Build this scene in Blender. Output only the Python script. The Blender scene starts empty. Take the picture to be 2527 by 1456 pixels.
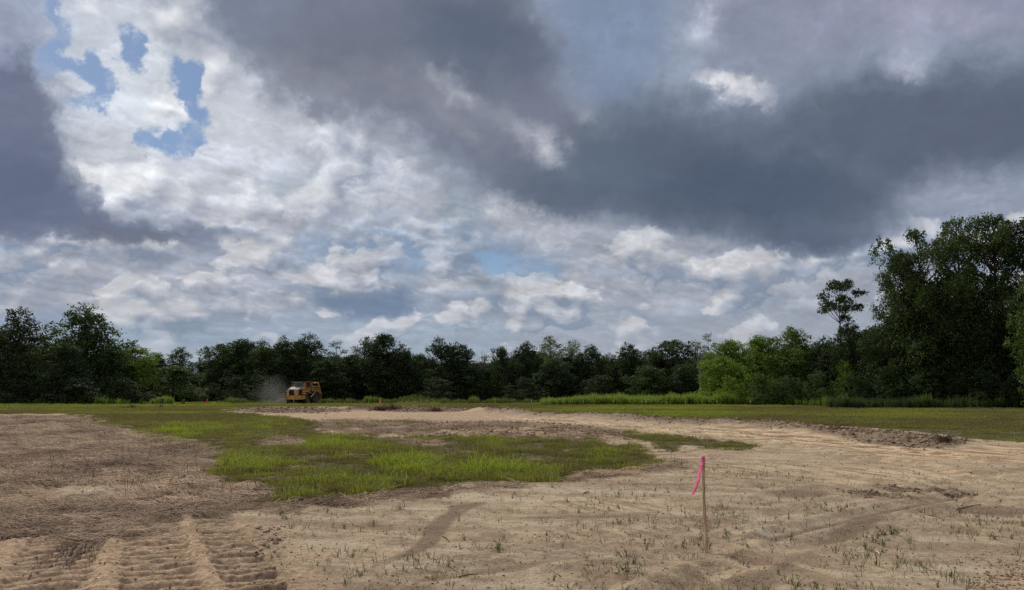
import bpy, math, random
import numpy as np
from mathutils import Vector, Matrix

random.seed(7)
rng = np.random.default_rng(7)
R = math.radians
scene = bpy.context.scene
C = scene.collection

# ------------------------------------------------------------------ camera, sky, sun, exposure
CAMZ = 1.6
PITCH = R(7.25)
F, CX, CY = 1907.4, 1263.0, 728.0           # pinhole of the photograph, in units of a 2526 px wide frame
cd = bpy.data.cameras.new('camera'); cam = bpy.data.objects.new('camera', cd); C.objects.link(cam)
cam.location = (0, 0, CAMZ); cam.rotation_euler = (math.pi/2 + PITCH, 0, 0)
cd.sensor_width = 36; cd.lens = 36*F/2526; cd.clip_start = .1; cd.clip_end = 9000
scene.camera = cam

SUN_AZ, SUN_EL = R(-42), R(42)              # azimuth from +Y towards +X
sun_dir = Vector((math.sin(SUN_AZ)*math.cos(SUN_EL), math.cos(SUN_AZ)*math.cos(SUN_EL), math.sin(SUN_EL)))
sd = bpy.data.lights.new('sun', 'SUN'); sun = bpy.data.objects.new('sun', sd); C.objects.link(sun)
sd.energy = 2.7; sd.angle = R(8); sd.color = (1, .95, .86)
sun.rotation_euler = (-sun_dir).to_track_quat('-Z', 'Y').to_euler()
sun.location = (0, 0, 40)

scene.view_settings.view_transform = 'Standard'
scene.view_settings.look = 'None'
scene.view_settings.exposure = 0
scene.view_settings.gamma = 1
scene.view_settings.use_curve_mapping = False
scene.cycles.use_denoising = False
scene.cycles.max_bounces = 6
scene.cycles.transparent_max_bounces = 8
scene.cycles.volume_bounces = 1

sc_, cc_ = math.sin(PITCH), math.cos(PITCH)
def pix_dir(X, Y):
    a = (np.asarray(X, float)-CX)/F; b = -(np.asarray(Y, float)-CY)/F
    return a, cc_ - b*sc_, sc_ + b*cc_
def project(x, y, z):
    yc = y*cc_ + (z-CAMZ)*sc_; zc = -y*sc_ + (z-CAMZ)*cc_
    yc = np.where(np.abs(yc) < .05, .05, yc)
    return CX + F*x/yc, CY - F*zc/yc
def ground_at(X, Y):                         # where a line of sight meets the level of the field
    a, b, c = pix_dir(X, Y)
    t = -CAMZ/c
    return float(a*t), float(b*t)
def at_depth(X, Y, dep):
    a, b, c = pix_dir(X, Y)
    return float(a/b*dep), float(dep), float(CAMZ + c/b*dep)

def lin(c):
    c = np.asarray(c, float)/255
    return np.where(c <= .04045, c/12.92, ((c+.055)/1.055)**2.4)

# ------------------------------------------------------------------ numpy noise and mask painting
def _hash(ix, iy, s):
    h = (ix.astype(np.int64)*374761393 + iy.astype(np.int64)*668265263 + s*974634777) & 0xffffffff
    h = ((h ^ (h >> 13))*1274126177) & 0xffffffff
    h = (h ^ (h >> 16)) & 0xffffffff
    return h.astype(float)/4294967295.0
def vnoise(x, y, s=0):
    ix = np.floor(x); iy = np.floor(y); fx = x-ix; fy = y-iy
    u = fx*fx*(3-2*fx); v = fy*fy*(3-2*fy)
    a = _hash(ix, iy, s); b = _hash(ix+1, iy, s); c = _hash(ix, iy+1, s); d = _hash(ix+1, iy+1, s)
    return (a*(1-u)+b*u)*(1-v) + (c*(1-u)+d*u)*v
def fbm(x, y, s=0, n=4, g=.5):
    r = 0; a = 1; t = 0
    for k in range(n):
        r = r + a*(vnoise(x*2**k+17.3*k, y*2**k-9.1*k, s+k)-.5); t += a; a *= g
    return r/t
def ss(a, b, x):
    t = np.clip((x-a)/(b-a), 0, 1); return t*t*(3-2*t)

def gblur(img, sx, sy):
    def ker(s):
        r = max(1, int(3*s)); k = np.exp(-.5*(np.arange(-r, r+1)/max(s, .3))**2); return k/k.sum(), r
    kx, rx = ker(sx); ky, ry = ker(sy)
    H, W = img.shape
    p = np.pad(img, ((ry, ry), (rx, rx)), mode='edge')
    o = sum(ky[i]*p[i:i+H, :] for i in range(2*ry+1))
    return sum(kx[i]*o[:, i:i+W] for i in range(2*rx+1))

class Paint:                                 # soft outlines measured on the photograph
    def __init__(s, x0, y0, x1, y1, st, sty=None):
        s.x0, s.y0, s.st, s.sty = x0, y0, st, sty or st
        s.W = int((x1-x0)/s.st)+1; s.H = int((y1-y0)/s.sty)+1
        s.gx, s.gy = np.meshgrid(x0+np.arange(s.W)*s.st, y0+np.arange(s.H)*s.sty)
    def poly(s, P, fx=10, fy=None):
        fy = fx if fy is None else fy
        P = np.array(P, float); m = np.zeros(s.gx.shape, bool); n = len(P)
        for i in range(n):
            xa, ya = P[i]; xb, yb = P[(i+1) % n]
            if ya == yb: continue
            c = ((ya > s.gy) != (yb > s.gy)) & (s.gx < (xb-xa)*(s.gy-ya)/(yb-ya)+xa)
            m ^= c
        return gblur(m.astype(float), fx/s.st, fy/s.sty)
    def ell(s, x, y, rx, ry, ang=0):
        a = R(ang); dx = s.gx-x; dy = s.gy-y
        u = (dx*math.cos(a)+dy*math.sin(a))/rx; v = (-dx*math.sin(a)+dy*math.cos(a))/ry
        return np.exp(-(u*u+v*v)**1.3)
    def sample(s, img, X, Y):
        u = np.clip((X-s.x0)/s.st, 0, s.W-1.001); v = np.clip((Y-s.y0)/s.sty, 0, s.H-1.001)
        i = u.astype(int); j = v.astype(int); fu = u-i; fv = v-j
        return (img[j, i]*(1-fu)+img[j, i+1]*fu)*(1-fv)+(img[j+1, i]*(1-fu)+img[j+1, i+1]*fu)*fv

# ------------------------------------------------------------------ the cloudy sky (World)
def build_sky():
    P = Paint(-120, -60, 2650, 1010, 8)
    col = np.zeros(P.gx.shape+(3,)); cov = np.ones(P.gx.shape)
    col[:] = (150, 160, 178)
    def lay(m, c, k=1.0):
        m = np.clip(m*k, 0, 1)[..., None]; col[:] = col*(1-m)+np.array(c, float)*m
    def hole(m, v=0.0):
        nonlocal cov
        cov = cov*(1-m)+v*m
    g = ss(560, 900, P.gy); lay(g, (156, 168, 182))
    # bright broken field, upper left to centre
    lay(P.poly([(120,-60),(520,-60),(560,80),(640,190),(760,260),(900,320),(1060,400),(1190,480),(1170,560),(1000,570),(760,560),(560,560),(400,520),(270,540),(190,420),(165,300),(90,190),(140,60)], 26), (202,207,217))
    lay(P.ell(350,190,120,110), (218,223,230), .9); lay(P.ell(200,70,70,90), (205,211,222), .9)
    lay(P.ell(600,330,190,80,35), (205,208,217), .8); lay(P.ell(560,200,70,120), (208,212,220), .8)
    lay(P.ell(330,420,170,70,20), (212,215,223), .8); lay(P.ell(850,360,220,50,28), (206,208,216), .8)
    lay(P.ell(1000,470,200,60,25), (178,184,196), .7); lay(P.ell(720,470,140,60,10), (176,186,198), .8)
    lay(P.ell(480,500,120,35,10), (160,168,182), .7); lay(P.ell(760,540,50,60), (196,200,208), .5)
    lay(P.ell(1010,530,60,50,0), (182,186,196), .6)
    lay(P.ell(620,470,60,25,30), (208,210,218), .7); lay(P.ell(490,530,60,18,20), (196,196,205), .9)
    # blue gaps
    for q in ([(70,-60),(135,-60),(138,0),(150,90),(122,140),(96,180),(62,182),(66,150),(100,118),(112,70),(98,30)],
              [(80,190),(150,172),(230,160),(285,180),(300,215),(268,250),(290,292),(255,318),(198,300),(180,250),(215,228),(160,226),(95,212)],
              [(264,88),(365,84),(372,115),(345,150),(296,132)], [(438,152),(508,158),(496,225),(512,268),(536,284),(510,295),(444,245),(434,200)],
              [(318,325),(370,300),(430,300),(540,330),(508,376),(450,374),(345,368)]):
        hole(P.poly(q, 8), .0)
    hole(P.ell(220,250,60,40), .2)
    lay(P.ell(185,235,30,16), (205,210,220)); hole(P.ell(180,232,34,18), 1)
    # dark left mass
    lay(P.poly([(-120,120),(40,130),(90,200),(150,265),(192,315),(165,355),(200,420),(235,490),(280,530),(430,545),(600,575),(560,590),(300,592),(-120,600)], 15), (110,118,140))
    lay(P.ell(60,460,150,90), (98,107,131), .9); lay(P.ell(60,300,110,60), (120,125,146), .6)
    lay(P.poly([(-120,-60),(40,-60),(85,10),(106,70),(100,120),(60,150),(-120,170)], 9), (156,163,184))
    lay(P.ell(95,80,14,50), (206,210,220), .9); lay(P.ell(128,240,14,40,-40), (196,194,204), .8)
    lay(P.ell(250,505,14,34,-38), (190,190,202), .8)
    hole(P.poly([(-120,-60),(40,-60),(85,10),(108,70),(104,120),(60,200),(-120,200)], 5), 1)
    # dark mass, top centre
    lay(P.poly([(500,-60),(1350,-60),(1345,70),(1400,160),(1440,270),(1500,330),(1550,450),(1450,560),(1300,520),(1200,460),(1080,390),(920,310),(760,240),(640,170),(560,90)], 32), (118,124,140))
    lay(P.ell(1180,90,200,90,10), (95,105,123), .95); lay(P.ell(620,60,110,70), (126,134,154), .8)
    lay(P.ell(760,180,150,60,15), (138,140,152), .7); lay(P.ell(1040,250,190,45,18), (146,147,158), .6)
    lay(P.ell(900,130,120,50), (112,118,132), .6)
    lay(P.ell(1120,210,110,24,22), (168,170,180), .7); lay(P.ell(990,345,60,16,10), (170,174,184), .6)
    lay(P.ell(1050,430,220,30,28), (130,138,152), .5)
    # pale blue veil, top right of centre
    lay(P.poly([(1365,-60),(1680,-60),(1640,100),(1600,240),(1480,280),(1430,200),(1370,80)], 24), (130,144,168))
    # upper right
    lay(P.poly([(1680,-60),(2650,-60),(2650,130),(2400,110),(2150,150),(1950,190),(1760,150)], 50), (142,148,168))
    lay(P.ell(2300,40,240,60), (160,160,180), .8)
    # great dark mass on the right
    lay(P.poly([(1130,440),(1290,420),(1440,350),(1480,280),(1620,240),(1800,270),(1990,230),(2200,190),(2400,150),(2650,150),(2650,440),(2350,450),(2230,520),(2120,605),(1990,625),(1850,600),(1650,580),(1500,560),(1350,560),(1230,520)], 44), (94,104,121))
    lay(P.ell(1850,470,250,90), (80,91,111), .9); lay(P.ell(2000,590,190,28), (88,98,120), .8)
    lay(P.ell(2330,300,170,90), (94,102,120), .7); lay(P.ell(1500,430,130,70), (98,112,130), .7)
    lay(P.ell(1980,380,260,20,14), (108,118,138), .5)
    lay(P.ell(1120,540,70,60), (128,142,156), .6)
    # lit scraps in front of the dark
    lay(P.ell(1310,340,95,34,42), (174,175,186), .95); lay(P.ell(1345,375,40,26,50), (196,196,204), .8)
    lay(P.ell(1440,290,42,18,35), (160,164,176), .8); lay(P.ell(1350,60,9,26), (180,186,198), .6)
    lay(P.poly([(1690,206),(1715,182),(1760,188),(1830,176),(1880,200),(1900,212),(1870,236),(1800,234),(1720,232)], 7), (196,196,206))
    lay(P.ell(1735,66,40,26,-10), (192,198,212)); lay(P.ell(2240,158,70,34,-10), (172,176,192), .9)
    lay(P.ell(1830,14,90,12), (182,186,202), .6); lay(P.ell(1980,100,40,50), (160,164,184), .6)
    lay(P.ell(2010,300,22,14,30), (140,146,164), .6)
    lay(P.poly([(2190,470),(2280,450),(2650,445),(2650,560),(2350,545),(2260,500)], 18), (150,156,174))
    # lower bands
    lay(P.poly([(1180,500),(1300,540),(1420,575),(1600,585),(1850,610),(2010,640),(2150,620),(2300,560),(2300,1000),(1300,1000),(1250,640)], 16), (160,166,178))
    lay(P.ell(1270,540,90,30,20), (182,184,192), .8); lay(P.ell(1600,590,160,22,6), (168,172,182), .7)
    lay(P.ell(1670,655,50,22), (196,194,198), .8); lay(P.ell(1900,730,160,20,6), (142,152,168), .7)
    lay(P.ell(1560,770,200,16), (142,156,172), .7); lay(P.ell(1850,670,200,18,8), (172,175,183), .7)
    lay(P.ell(1390,700,60,26,-20), (182,183,190), .7)
    lay(P.poly([(1060,570),(1200,590),(1390,640),(1370,690),(1250,690),(1150,650),(900,640),(700,610),(760,590)], 16), (134,154,180)); hole(P.poly([(1080,590),(1220,600),(1390,640),(1370,690),(1250,690),(1150,650)], 18), .42)
    lay(P.ell(1160,590,70,14,20), (168,176,188), .9); hole(P.ell(1160,590,80,16,20), 1)
    lay(P.ell(1270,655,60,12), (164,174,188), .8)
    lay(P.poly([(-120,595),(260,600),(520,610),(740,600),(720,660),(740,760),(500,800),(-120,800)], 22), (160,166,180))
    lay(P.ell(150,655,90,22,8), (186,187,196), .8); lay(P.ell(330,690,150,30,8), (176,178,188), .7)
    lay(P.ell(190,738,45,14), (202,200,204), .9); lay(P.ell(20,725,50,26,20), (190,196,204), .8)
    lay(P.ell(390,625,90,20,5), (132,140,156), .8); lay(P.ell(440,600,60,12,10), (178,180,188), .6)
    lay(P.ell(650,610,50,40,-40), (194,194,200), .8); lay(P.ell(520,690,110,28), (180,182,190), .6)
    lay(P.ell(100,690,80,14), (150,160,176), .5)
    lay(P.poly([(735,672),(790,650),(860,655),(885,632),(940,645),(925,670),(985,690),(1000,705),(880,715),(780,708)], 7), (192,192,200))
    lay(P.poly([(770,712),(900,712),(1000,705),(1048,768),(1000,790),(880,792),(790,760)], 12), (118,134,158))
    lay(P.poly([(1015,682),(1080,668),(1150,676),(1175,705),(1110,722),(1050,715)], 8), (186,188,196))
    lay(P.ell(1240,742,55,26), (122,136,158), .9); lay(P.ell(1120,745,60,18), (150,160,174), .8)
    lay(P.ell(1250,705,60,14), (178,182,190), .8); lay(P.ell(1340,735,60,22), (170,176,186), .7)
    lay(P.ell(610,745,90,26), (172,176,186), .6); lay(P.ell(680,790,200,14), (146,160,176), .6)
    lay(P.ell(1000,810,500,14), (162,174,188), .6); lay(P.ell(500,830,400,30), (150,166,184), .6)
    lay(P.ell(1300,790,500,10), (168,176,186), .6); lay(P.ell(120,790,200,18), (142,158,180), .6)
    lay(ss(820, 960, P.gy), (163,174,186), .8)
    for X, Y, r_ in ((110,645,50),(175,664,60),(245,658,45),(330,688,60),(410,672,50),(470,655,45),(520,692,55),(600,690,60),(640,602,40),(672,622,45),(560,738,60),(640,752,60),(480,752,60),(300,742,60),(60,700,60),
                     (780,612,22),(1392,716,55),(1322,722,45),(1440,690,40),(1600,648,60),(1722,690,60),(1850,682,60),(1780,742,60),(1910,700,70),(2010,742,60),(1545,702,55),(2060,690,60),(1480,640,60),(1640,760,70),(1450,765,60),
                     (1300,560,60),(1390,590,60),(1240,530,50),(800,500,70),(880,540,60),(690,520,60),(960,500,60)):
        lay(P.ell(X, Y, r_, r_*.34, 6), (190, 190, 198), .62); lay(P.ell(X+8, Y+r_*.48, r_*1.15, r_*.22, 4), (142, 152, 169), .55)
    for X, Y, rx, ry, an, c, k in ((800,320,70,16,32,212,.8),(870,372,70,14,36,210,.8),(950,415,60,13,32,206,.8),(1050,455,60,12,28,190,.7),(720,330,60,14,30,214,.7),(640,400,80,14,25,206,.7),(520,430,90,14,22,212,.7),(400,400,80,12,28,218,.8),(330,450,80,14,28,206,.7),(900,345,50,10,35,150,.5),(770,420,90,14,25,168,.6),(600,450,90,14,20,176,.6),(450,470,70,12,25,172,.6),(1020,500,80,14,20,160,.5),(1150,330,60,12,30,165,.5),(1080,200,60,9,35,176,.6),(1150,220,40,8,30,182,.6),(980,330,50,9,12,170,.5),(250,470,50,12,35,196,.7),(215,345,20,14,30,150,.7),(700,560,60,10,5,140,.5),(340,575,160,9,3,112,.6)):
        lay(P.ell(X, Y, rx, ry, an), (c-2, c-1, c+7), k)
    col[:] = lin(col)*np.array([.965, .985, 1.])

    w = bpy.data.worlds.new('World'); scene.world = w; w.use_nodes = True
    nt = w.node_tree; N = nt.nodes; L = nt.links; N.clear()
    def sock(i, v):
        if isinstance(v, (int, float)): i.default_value = v
        elif isinstance(v, tuple): i.default_value = v
        else: L.new(v, i)
    def M(op, a, b=None, c=None, clamp=False):
        n = N.new('ShaderNodeMath'); n.operation = op; n.use_clamp = clamp
        for k, v in enumerate((a, b, c)):
            if v is not None: sock(n.inputs[k], v)
        return n.outputs[0]
    def V(op, a, b=None, s=None):
        n = N.new('ShaderNodeVectorMath'); n.operation = op; sock(n.inputs[0], a)
        if b is not None: sock(n.inputs[1], b)
        if s is not None: sock(n.inputs['Scale'], s)
        return n.outputs[0]
    def MR(x, a, b, c=0., d=1., sm=False):
        n = N.new('ShaderNodeMapRange'); n.interpolation_type = 'SMOOTHSTEP' if sm else 'LINEAR'
        sock(n.inputs[0], x)
        for k, v in enumerate((a, b, c, d)): n.inputs[k+1].default_value = v
        return n.outputs[0]
    class NW:
        def __init__(s, n): s.node = n; s.outputs = n.outputs
    def noise(v, sc, det=6., ro=.55, dist=0.):
        n = N.new('ShaderNodeTexNoise'); sock(n.inputs['Vector'], v)
        n.inputs['Scale'].default_value = sc; n.inputs['Detail'].default_value = det
        n.inputs['Roughness'].default_value = ro; n.inputs['Distortion'].default_value = dist
        return NW(n)
    def mixc(f, a, b, blend='MIX'):
        n = N.new('ShaderNodeMix'); n.data_type = 'RGBA'; n.blend_type = blend
        sock(n.inputs[0], f); sock(n.inputs[6], a); sock(n.inputs[7], b); return n.outputs[2]
    def mixf(f, a, b):
        n = N.new('ShaderNodeMix'); n.data_type = 'FLOAT'
        sock(n.inputs[0], f); sock(n.inputs[2], a); sock(n.inputs[3], b); return n.outputs[0]
    tc = N.new('ShaderNodeTexCoord'); d = V('NORMALIZE', tc.outputs['Generated'])
    sp = N.new('ShaderNodeSeparateXYZ'); L.new(d, sp.inputs[0]); x, y, z = sp.outputs
    el = M('ARCSINE', z); az = M('ARCTAN2', x, y)
    q = M('ADD', M('MAXIMUM', z, 0.), .13)
    cb = N.new('ShaderNodeCombineXYZ'); L.new(M('DIVIDE', x, q), cb.inputs[0]); L.new(M('DIVIDE', y, q), cb.inputs[1])
    pl = cb.outputs[0]
    nA = noise(d, 7., 6., .62).outputs['Color']; wa = V('SUBTRACT', nA, (.5, .5, .5))
    nB = noise(d, 26., 6., .62).outputs['Color']; wb = V('SUBTRACT', nB, (.5, .5, .5))
    wsum = V('ADD', V('SCALE', wa, s=.085), V('SCALE', wb, s=.060))
    sw = N.new('ShaderNodeSeparateXYZ'); L.new(wsum, sw.inputs[0])
    nf = noise(d, 60., 4., .6).outputs[0]
    az2 = M('ADD', az, M('MULTIPLY', sw.outputs[0], MR(el, R(3), R(16), .45, 1.))); el2 = M('ADD', el, M('MULTIPLY', sw.outputs[1], MR(el, 0., .3, .3, 1.)))
    A0, A1 = -36.5, 36.5
    ROWS = list(np.arange(0., 12.1, .46))+list(np.arange(13., 30., 1.0)); NR = len(ROWS)
    u = MR(az2, R(A0), R(A1))
    us = [MR(u, k/3, (k+1)/3) for k in range(3)]
    sel = [M('GREATER_THAN', u, 1/3), M('GREATER_THAN', u, 2/3)]
    pc = pa = None
    for r in range(NR):                      # each row of the cloud map is a small node group of its own
        e = R(ROWS[r])
        g = bpy.data.node_groups.new('cloud_row', 'ShaderNodeTree'); GN_, GL = g.nodes, g.links
        for k in range(5): g.interface.new_socket('u%d' % k, in_out='INPUT', socket_type='NodeSocketFloat')
        g.interface.new_socket('Color', in_out='OUTPUT', socket_type='NodeSocketColor'); g.interface.new_socket('Cover', in_out='OUTPUT', socket_type='NodeSocketFloat')
        gi = GN_.new('NodeGroupInput'); go = GN_.new('NodeGroupOutput'); oc = oa = None
        kk = np.arange(31)
        for h in range(3):
            a_ = np.radians(A0+(A1-A0)*(h+kk/30)/3)
            X, Y = project(np.sin(a_)*math.cos(e), np.cos(a_)*math.cos(e), math.sin(e)+CAMZ)
            vals = np.stack([P.sample(col[..., j], X, Y) for j in range(3)]+[P.sample(cov, X, Y)], -1)
            rp = GN_.new('ShaderNodeValToRGB'); cr = rp.color_ramp
            for k in range(31):
                if k == 0: s_ = cr.elements[0]
                elif k == 1: s_ = cr.elements[1]; s_.position = 1/30
                else: s_ = cr.elements.new(k/30)
                s_.color = vals[k].tolist()
            GL.new(gi.outputs[h], rp.inputs[0])
            if h == 0: oc, oa = rp.outputs[0], rp.outputs[1]
            else:
                n = GN_.new('ShaderNodeMix'); n.data_type = 'RGBA'; GL.new(gi.outputs[2+h], n.inputs[0]); GL.new(oc, n.inputs[6]); GL.new(rp.outputs[0], n.inputs[7]); oc = n.outputs[2]
                n = GN_.new('ShaderNodeMix'); n.data_type = 'FLOAT'; GL.new(gi.outputs[2+h], n.inputs[0]); GL.new(oa, n.inputs[2]); GL.new(rp.outputs[1], n.inputs[3]); oa = n.outputs[0]
        GL.new(oc, go.inputs[0]); GL.new(oa, go.inputs[1])
        n = N.new('ShaderNodeGroup'); n.node_tree = g
        for k, q_ in enumerate(us+sel): L.new(q_, n.inputs[k])
        rc, ra = n.outputs
        if pc is None: pc, pa = rc, ra
        else:
            t = MR(el2, R(ROWS[r-1]), R(ROWS[r]))
            pc = mixc(t, pc, rc); pa = mixf(t, pa, ra)
    # beyond the view the same broken cloud carries on
    ng = noise(pl, 1.1, 5., .55).outputs[0]
    gen = mixc(MR(ng, .38, .62, sm=True), (*lin((118, 127, 146)), 1), (*lin((192, 197, 208)), 1))
    out = M('MAXIMUM', MR(el, R(28), R(38), sm=True), MR(M('ABSOLUTE', az), R(36), R(50), sm=True))
    pc = mixc(out, pc, gen); pa = mixf(out, pa, MR(noise(pl, .8, 4.).outputs[0], .3, .45))
    # heaped clouds: lit tops, shaded undersides, small and flat towards the horizon
    bw0 = N.new('ShaderNodeRGBToBW'); L.new(pc, bw0.inputs[0])
    def heap(sc, zk, det, dx_, dz_, lo, hi, kk):
        base = V('MULTIPLY', V('ADD', d, V('SCALE', wb, s=.02)), (1., 1., zk))
        c0 = noise(base, sc, det, .54).outputs[0]; a0 = noise(base, sc, 3., .5).outputs[0]; c1 = noise(V('ADD', base, (dx_, 0, dz_)), sc, 3., .5).outputs[0]
        lit = M('ADD', .46, M('MULTIPLY', M('ADD', M('SUBTRACT', a0, c1), M('MULTIPLY', M('SUBTRACT', c0, a0), .35)), kk), clamp=True)
        return MR(c0, lo, hi, sm=True), lit
    ka, la = heap(9.5, 1.7, 8., -.010, .024, .485, .530, 8.0)
    kb, lb = heap(7.5, 1.3, 8., -.014, .024, .46, .54, 5.0)
    gate = MR(bw0.outputs[0], .22, .33, sm=True)
    colA = mixc(la, (*lin((122, 138, 160)), 1), (*lin((208, 208, 212)), 1)); colB = mixc(lb, (*lin((140, 149, 168)), 1), (*lin((236, 238, 242)), 1))
    wA = M('MULTIPLY', M('MULTIPLY', ka, gate), M('MULTIPLY', MR(el, R(16), R(10), 0., .72, sm=True), MR(el, R(2), R(6), .35, 1., sm=True)))
    wB = M('MULTIPLY', M('MULTIPLY', kb, MR(bw0.outputs[0], .36, .54, sm=True)), MR(el, R(8), R(13), 0., .85, sm=True))
    pc = mixc(wA, pc, colA); pc = mixc(wB, pc, colB)
    # relief of the cloud masses: billows lit from the sun's side
    def puff(v, sc, det, ro):
        n = noise(v, sc, det, ro).node; n.noise_type = 'RIDGED_MULTIFRACTAL'; n.normalize = False
        n.inputs['Offset'].default_value = .9; n.inputs['Gain'].default_value = 1.6; n.inputs['Lacunarity'].default_value = 2.1
        return n.outputs[0]
    vr = N.new('ShaderNodeVectorRotate'); vr.rotation_type = 'Z_AXIS'; L.new(pl, vr.inputs[0]); vr.inputs['Angle'].default_value = R(-42)
    wp = V('ADD', V('MULTIPLY', vr.outputs[0], (.55, 1.25, 1.)), V('SCALE', wa, s=.7))
    n1 = noise(wp, 3.2, 6., .55).outputs[0]
    n2 = noise(V('ADD', wp, (-.012, .055, 0)), 3.2, 6., .55).outputs[0]
    dd = V('MULTIPLY', V('ADD', d, V('SCALE', wb, s=.03)), (1., 1., 1.5))
    p1 = puff(dd, 7., 4., .7); p2 = puff(V('ADD', dd, (-.008, 0, .013)), 7., 4., .7)
    q1 = puff(V('MULTIPLY', dd, (1., 1., 1.7)), 17., 3., .7); q2 = puff(V('MULTIPLY', V('ADD', dd, (-.004, 0, .007)), (1., 1., 1.7)), 17., 3., .7)
    m1 = noise(V('ADD', d, V('SCALE', wb, s=.05)), 15., 7., .55).outputs[0]
    bw = N.new('ShaderNodeRGBToBW'); L.new(pc, bw.inputs[0])
    amp = M('MULTIPLY', MR(bw.outputs[0], .14, .46, .20, 1., sm=True), MR(el, R(1.5), R(9), .35, 1., sm=True))
    rel = M('ADD', M('MULTIPLY', M('SUBTRACT', n2, n1), 1.5), M('MULTIPLY', M('SUBTRACT', p2, p1), PUFFK))
    rel = M('ADD', rel, M('MULTIPLY', M('MULTIPLY', M('SUBTRACT', q2, q1), PUFFK), MR(el, R(22), R(8), .3, 1.)))
    rel = M('ADD', rel, M('MULTIPLY', M('SUBTRACT', n1, .5), .9))
    rel = M('ADD', rel, M('MULTIPLY', M('SUBTRACT', m1, .5), .7))
    gain = M('ADD', 1., M('MULTIPLY', M('MAXIMUM', rel, M('MULTIPLY', rel, .7)), amp))
    cl = V('SCALE', pc, s=gain)
    wisp = MR(noise(V('ADD', V('MULTIPLY', d, (1.6, 1., 1.)), V('SCALE', wa, s=.25)), 16., 7., .62).outputs[0], .50, .76, 0., .45, sm=True)
    cvr = MR(M('ADD', M('MULTIPLY', pa, 1.45), M('ADD', M('MULTIPLY', M('SUBTRACT', m1, .5), 1.9), M('MULTIPLY', M('SUBTRACT', nf, .5), .7))), .36, 1.12, sm=True)
    cvr = M('ADD', cvr, M('MULTIPLY', M('SUBTRACT', 1., cvr), wisp), clamp=True)
    sky = N.new('ShaderNodeTexSky'); sky.sky_type = 'NISHITA'; sky.sun_disc = False
    sky.sun_elevation = SUN_EL; sky.sun_rotation = SUN_AZ; sky.altitude = 200; sky.air_density = 1.; sky.dust_density = .4; sky.ozone_density = 3.5
    fin = mixc(cvr, V('SCALE', sky.outputs[0], s=SKYK), V('SCALE', cl, s=10.))
    bg = N.new('ShaderNodeBackground'); L.new(fin, bg.inputs[0]); bg.inputs[1].default_value = .1
    ow = N.new('ShaderNodeOutputWorld'); L.new(bg.outputs[0], ow.inputs[0])
    w.cycles.sampling_method = 'MANUAL'; w.cycles.sample_map_resolution = 512
SKYK = .72
PUFFK = .17
build_sky()

# ------------------------------------------------------------------ material helpers
class Mat:
    def __init__(s, name):
        s.m = bpy.data.materials.new(name); s.m.use_nodes = True
        s.N = s.m.node_tree.nodes; s.L = s.m.node_tree.links
        s.b = s.N['Principled BSDF']; s.out = s.N['Material Output']
    def S(s, i, v):
        if isinstance(v, (int, float)): i.default_value = v
        elif isinstance(v, tuple): i.default_value = v if len(v) != 3 or i.type == 'VECTOR' else (*v, 1)
        else: s.L.new(v, i)
    def M(s, op, a, b=None, clamp=False):
        n = s.N.new('ShaderNodeMath'); n.operation = op; n.use_clamp = clamp
        s.S(n.inputs[0], a)
        if b is not None: s.S(n.inputs[1], b)
        return n.outputs[0]
    def mix(s, f, a, b, blend='MIX'):
        n = s.N.new('ShaderNodeMix'); n.data_type = 'RGBA'; n.blend_type = blend
        s.S(n.inputs[0], f); s.S(n.inputs[6], a); s.S(n.inputs[7], b); return n.outputs[2]
    def MR(s, x, a, b, c=0., d=1., sm=True):
        n = s.N.new('ShaderNodeMapRange'); n.interpolation_type = 'SMOOTHSTEP' if sm else 'LINEAR'
        s.S(n.inputs[0], x)
        for k, v in enumerate((a, b, c, d)): n.inputs[k+1].default_value = v
        return n.outputs[0]
    def noise(s, sc, det=4., ro=.5, vec=None, dist=0., col=False):
        n = s.N.new('ShaderNodeTexNoise'); s.L.new(vec if vec is not None else s.pos(), n.inputs['Vector'])
        n.inputs['Scale'].default_value = sc; n.inputs['Detail'].default_value = det
        n.inputs['Roughness'].default_value = ro; n.inputs['Distortion'].default_value = dist
        return n.outputs['Color' if col else 0]
    def pos(s):
        if not hasattr(s, '_p'): s._p = s.N.new('ShaderNodeNewGeometry').outputs['Position']
        return s._p
    def mapped(s, scale, rot=(0, 0, 0)):
        n = s.N.new('ShaderNodeMapping'); s.L.new(s.pos(), n.inputs[0]); n.inputs['Scale'].default_value = scale; n.inputs['Rotation'].default_value = rot
        return n.outputs[0]
    def attr(s, name, kind='GEOMETRY'):
        n = s.N.new('ShaderNodeAttribute'); n.attribute_name = name; n.attribute_type = kind; return n.outputs['Fac']
    def bump(s, h, st=.5, dist=.02):
        n = s.N.new('ShaderNodeBump'); s.L.new(h, n.inputs['Height']); n.inputs['Strength'].default_value = st; n.inputs['Distance'].default_value = dist
        s.L.new(n.outputs[0], s.b.inputs['Normal'])
    def set(s, col=None, rough=.8, spec=.3, metal=0.):
        if col is not None: s.S(s.b.inputs['Base Color'], col)
        s.S(s.b.inputs['Roughness'], rough); s.b.inputs['Specular IOR Level'].default_value = spec; s.b.inputs['Metallic'].default_value = metal
        return s

def srgb(*c): return tuple(float(v) for v in lin(c))

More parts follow.
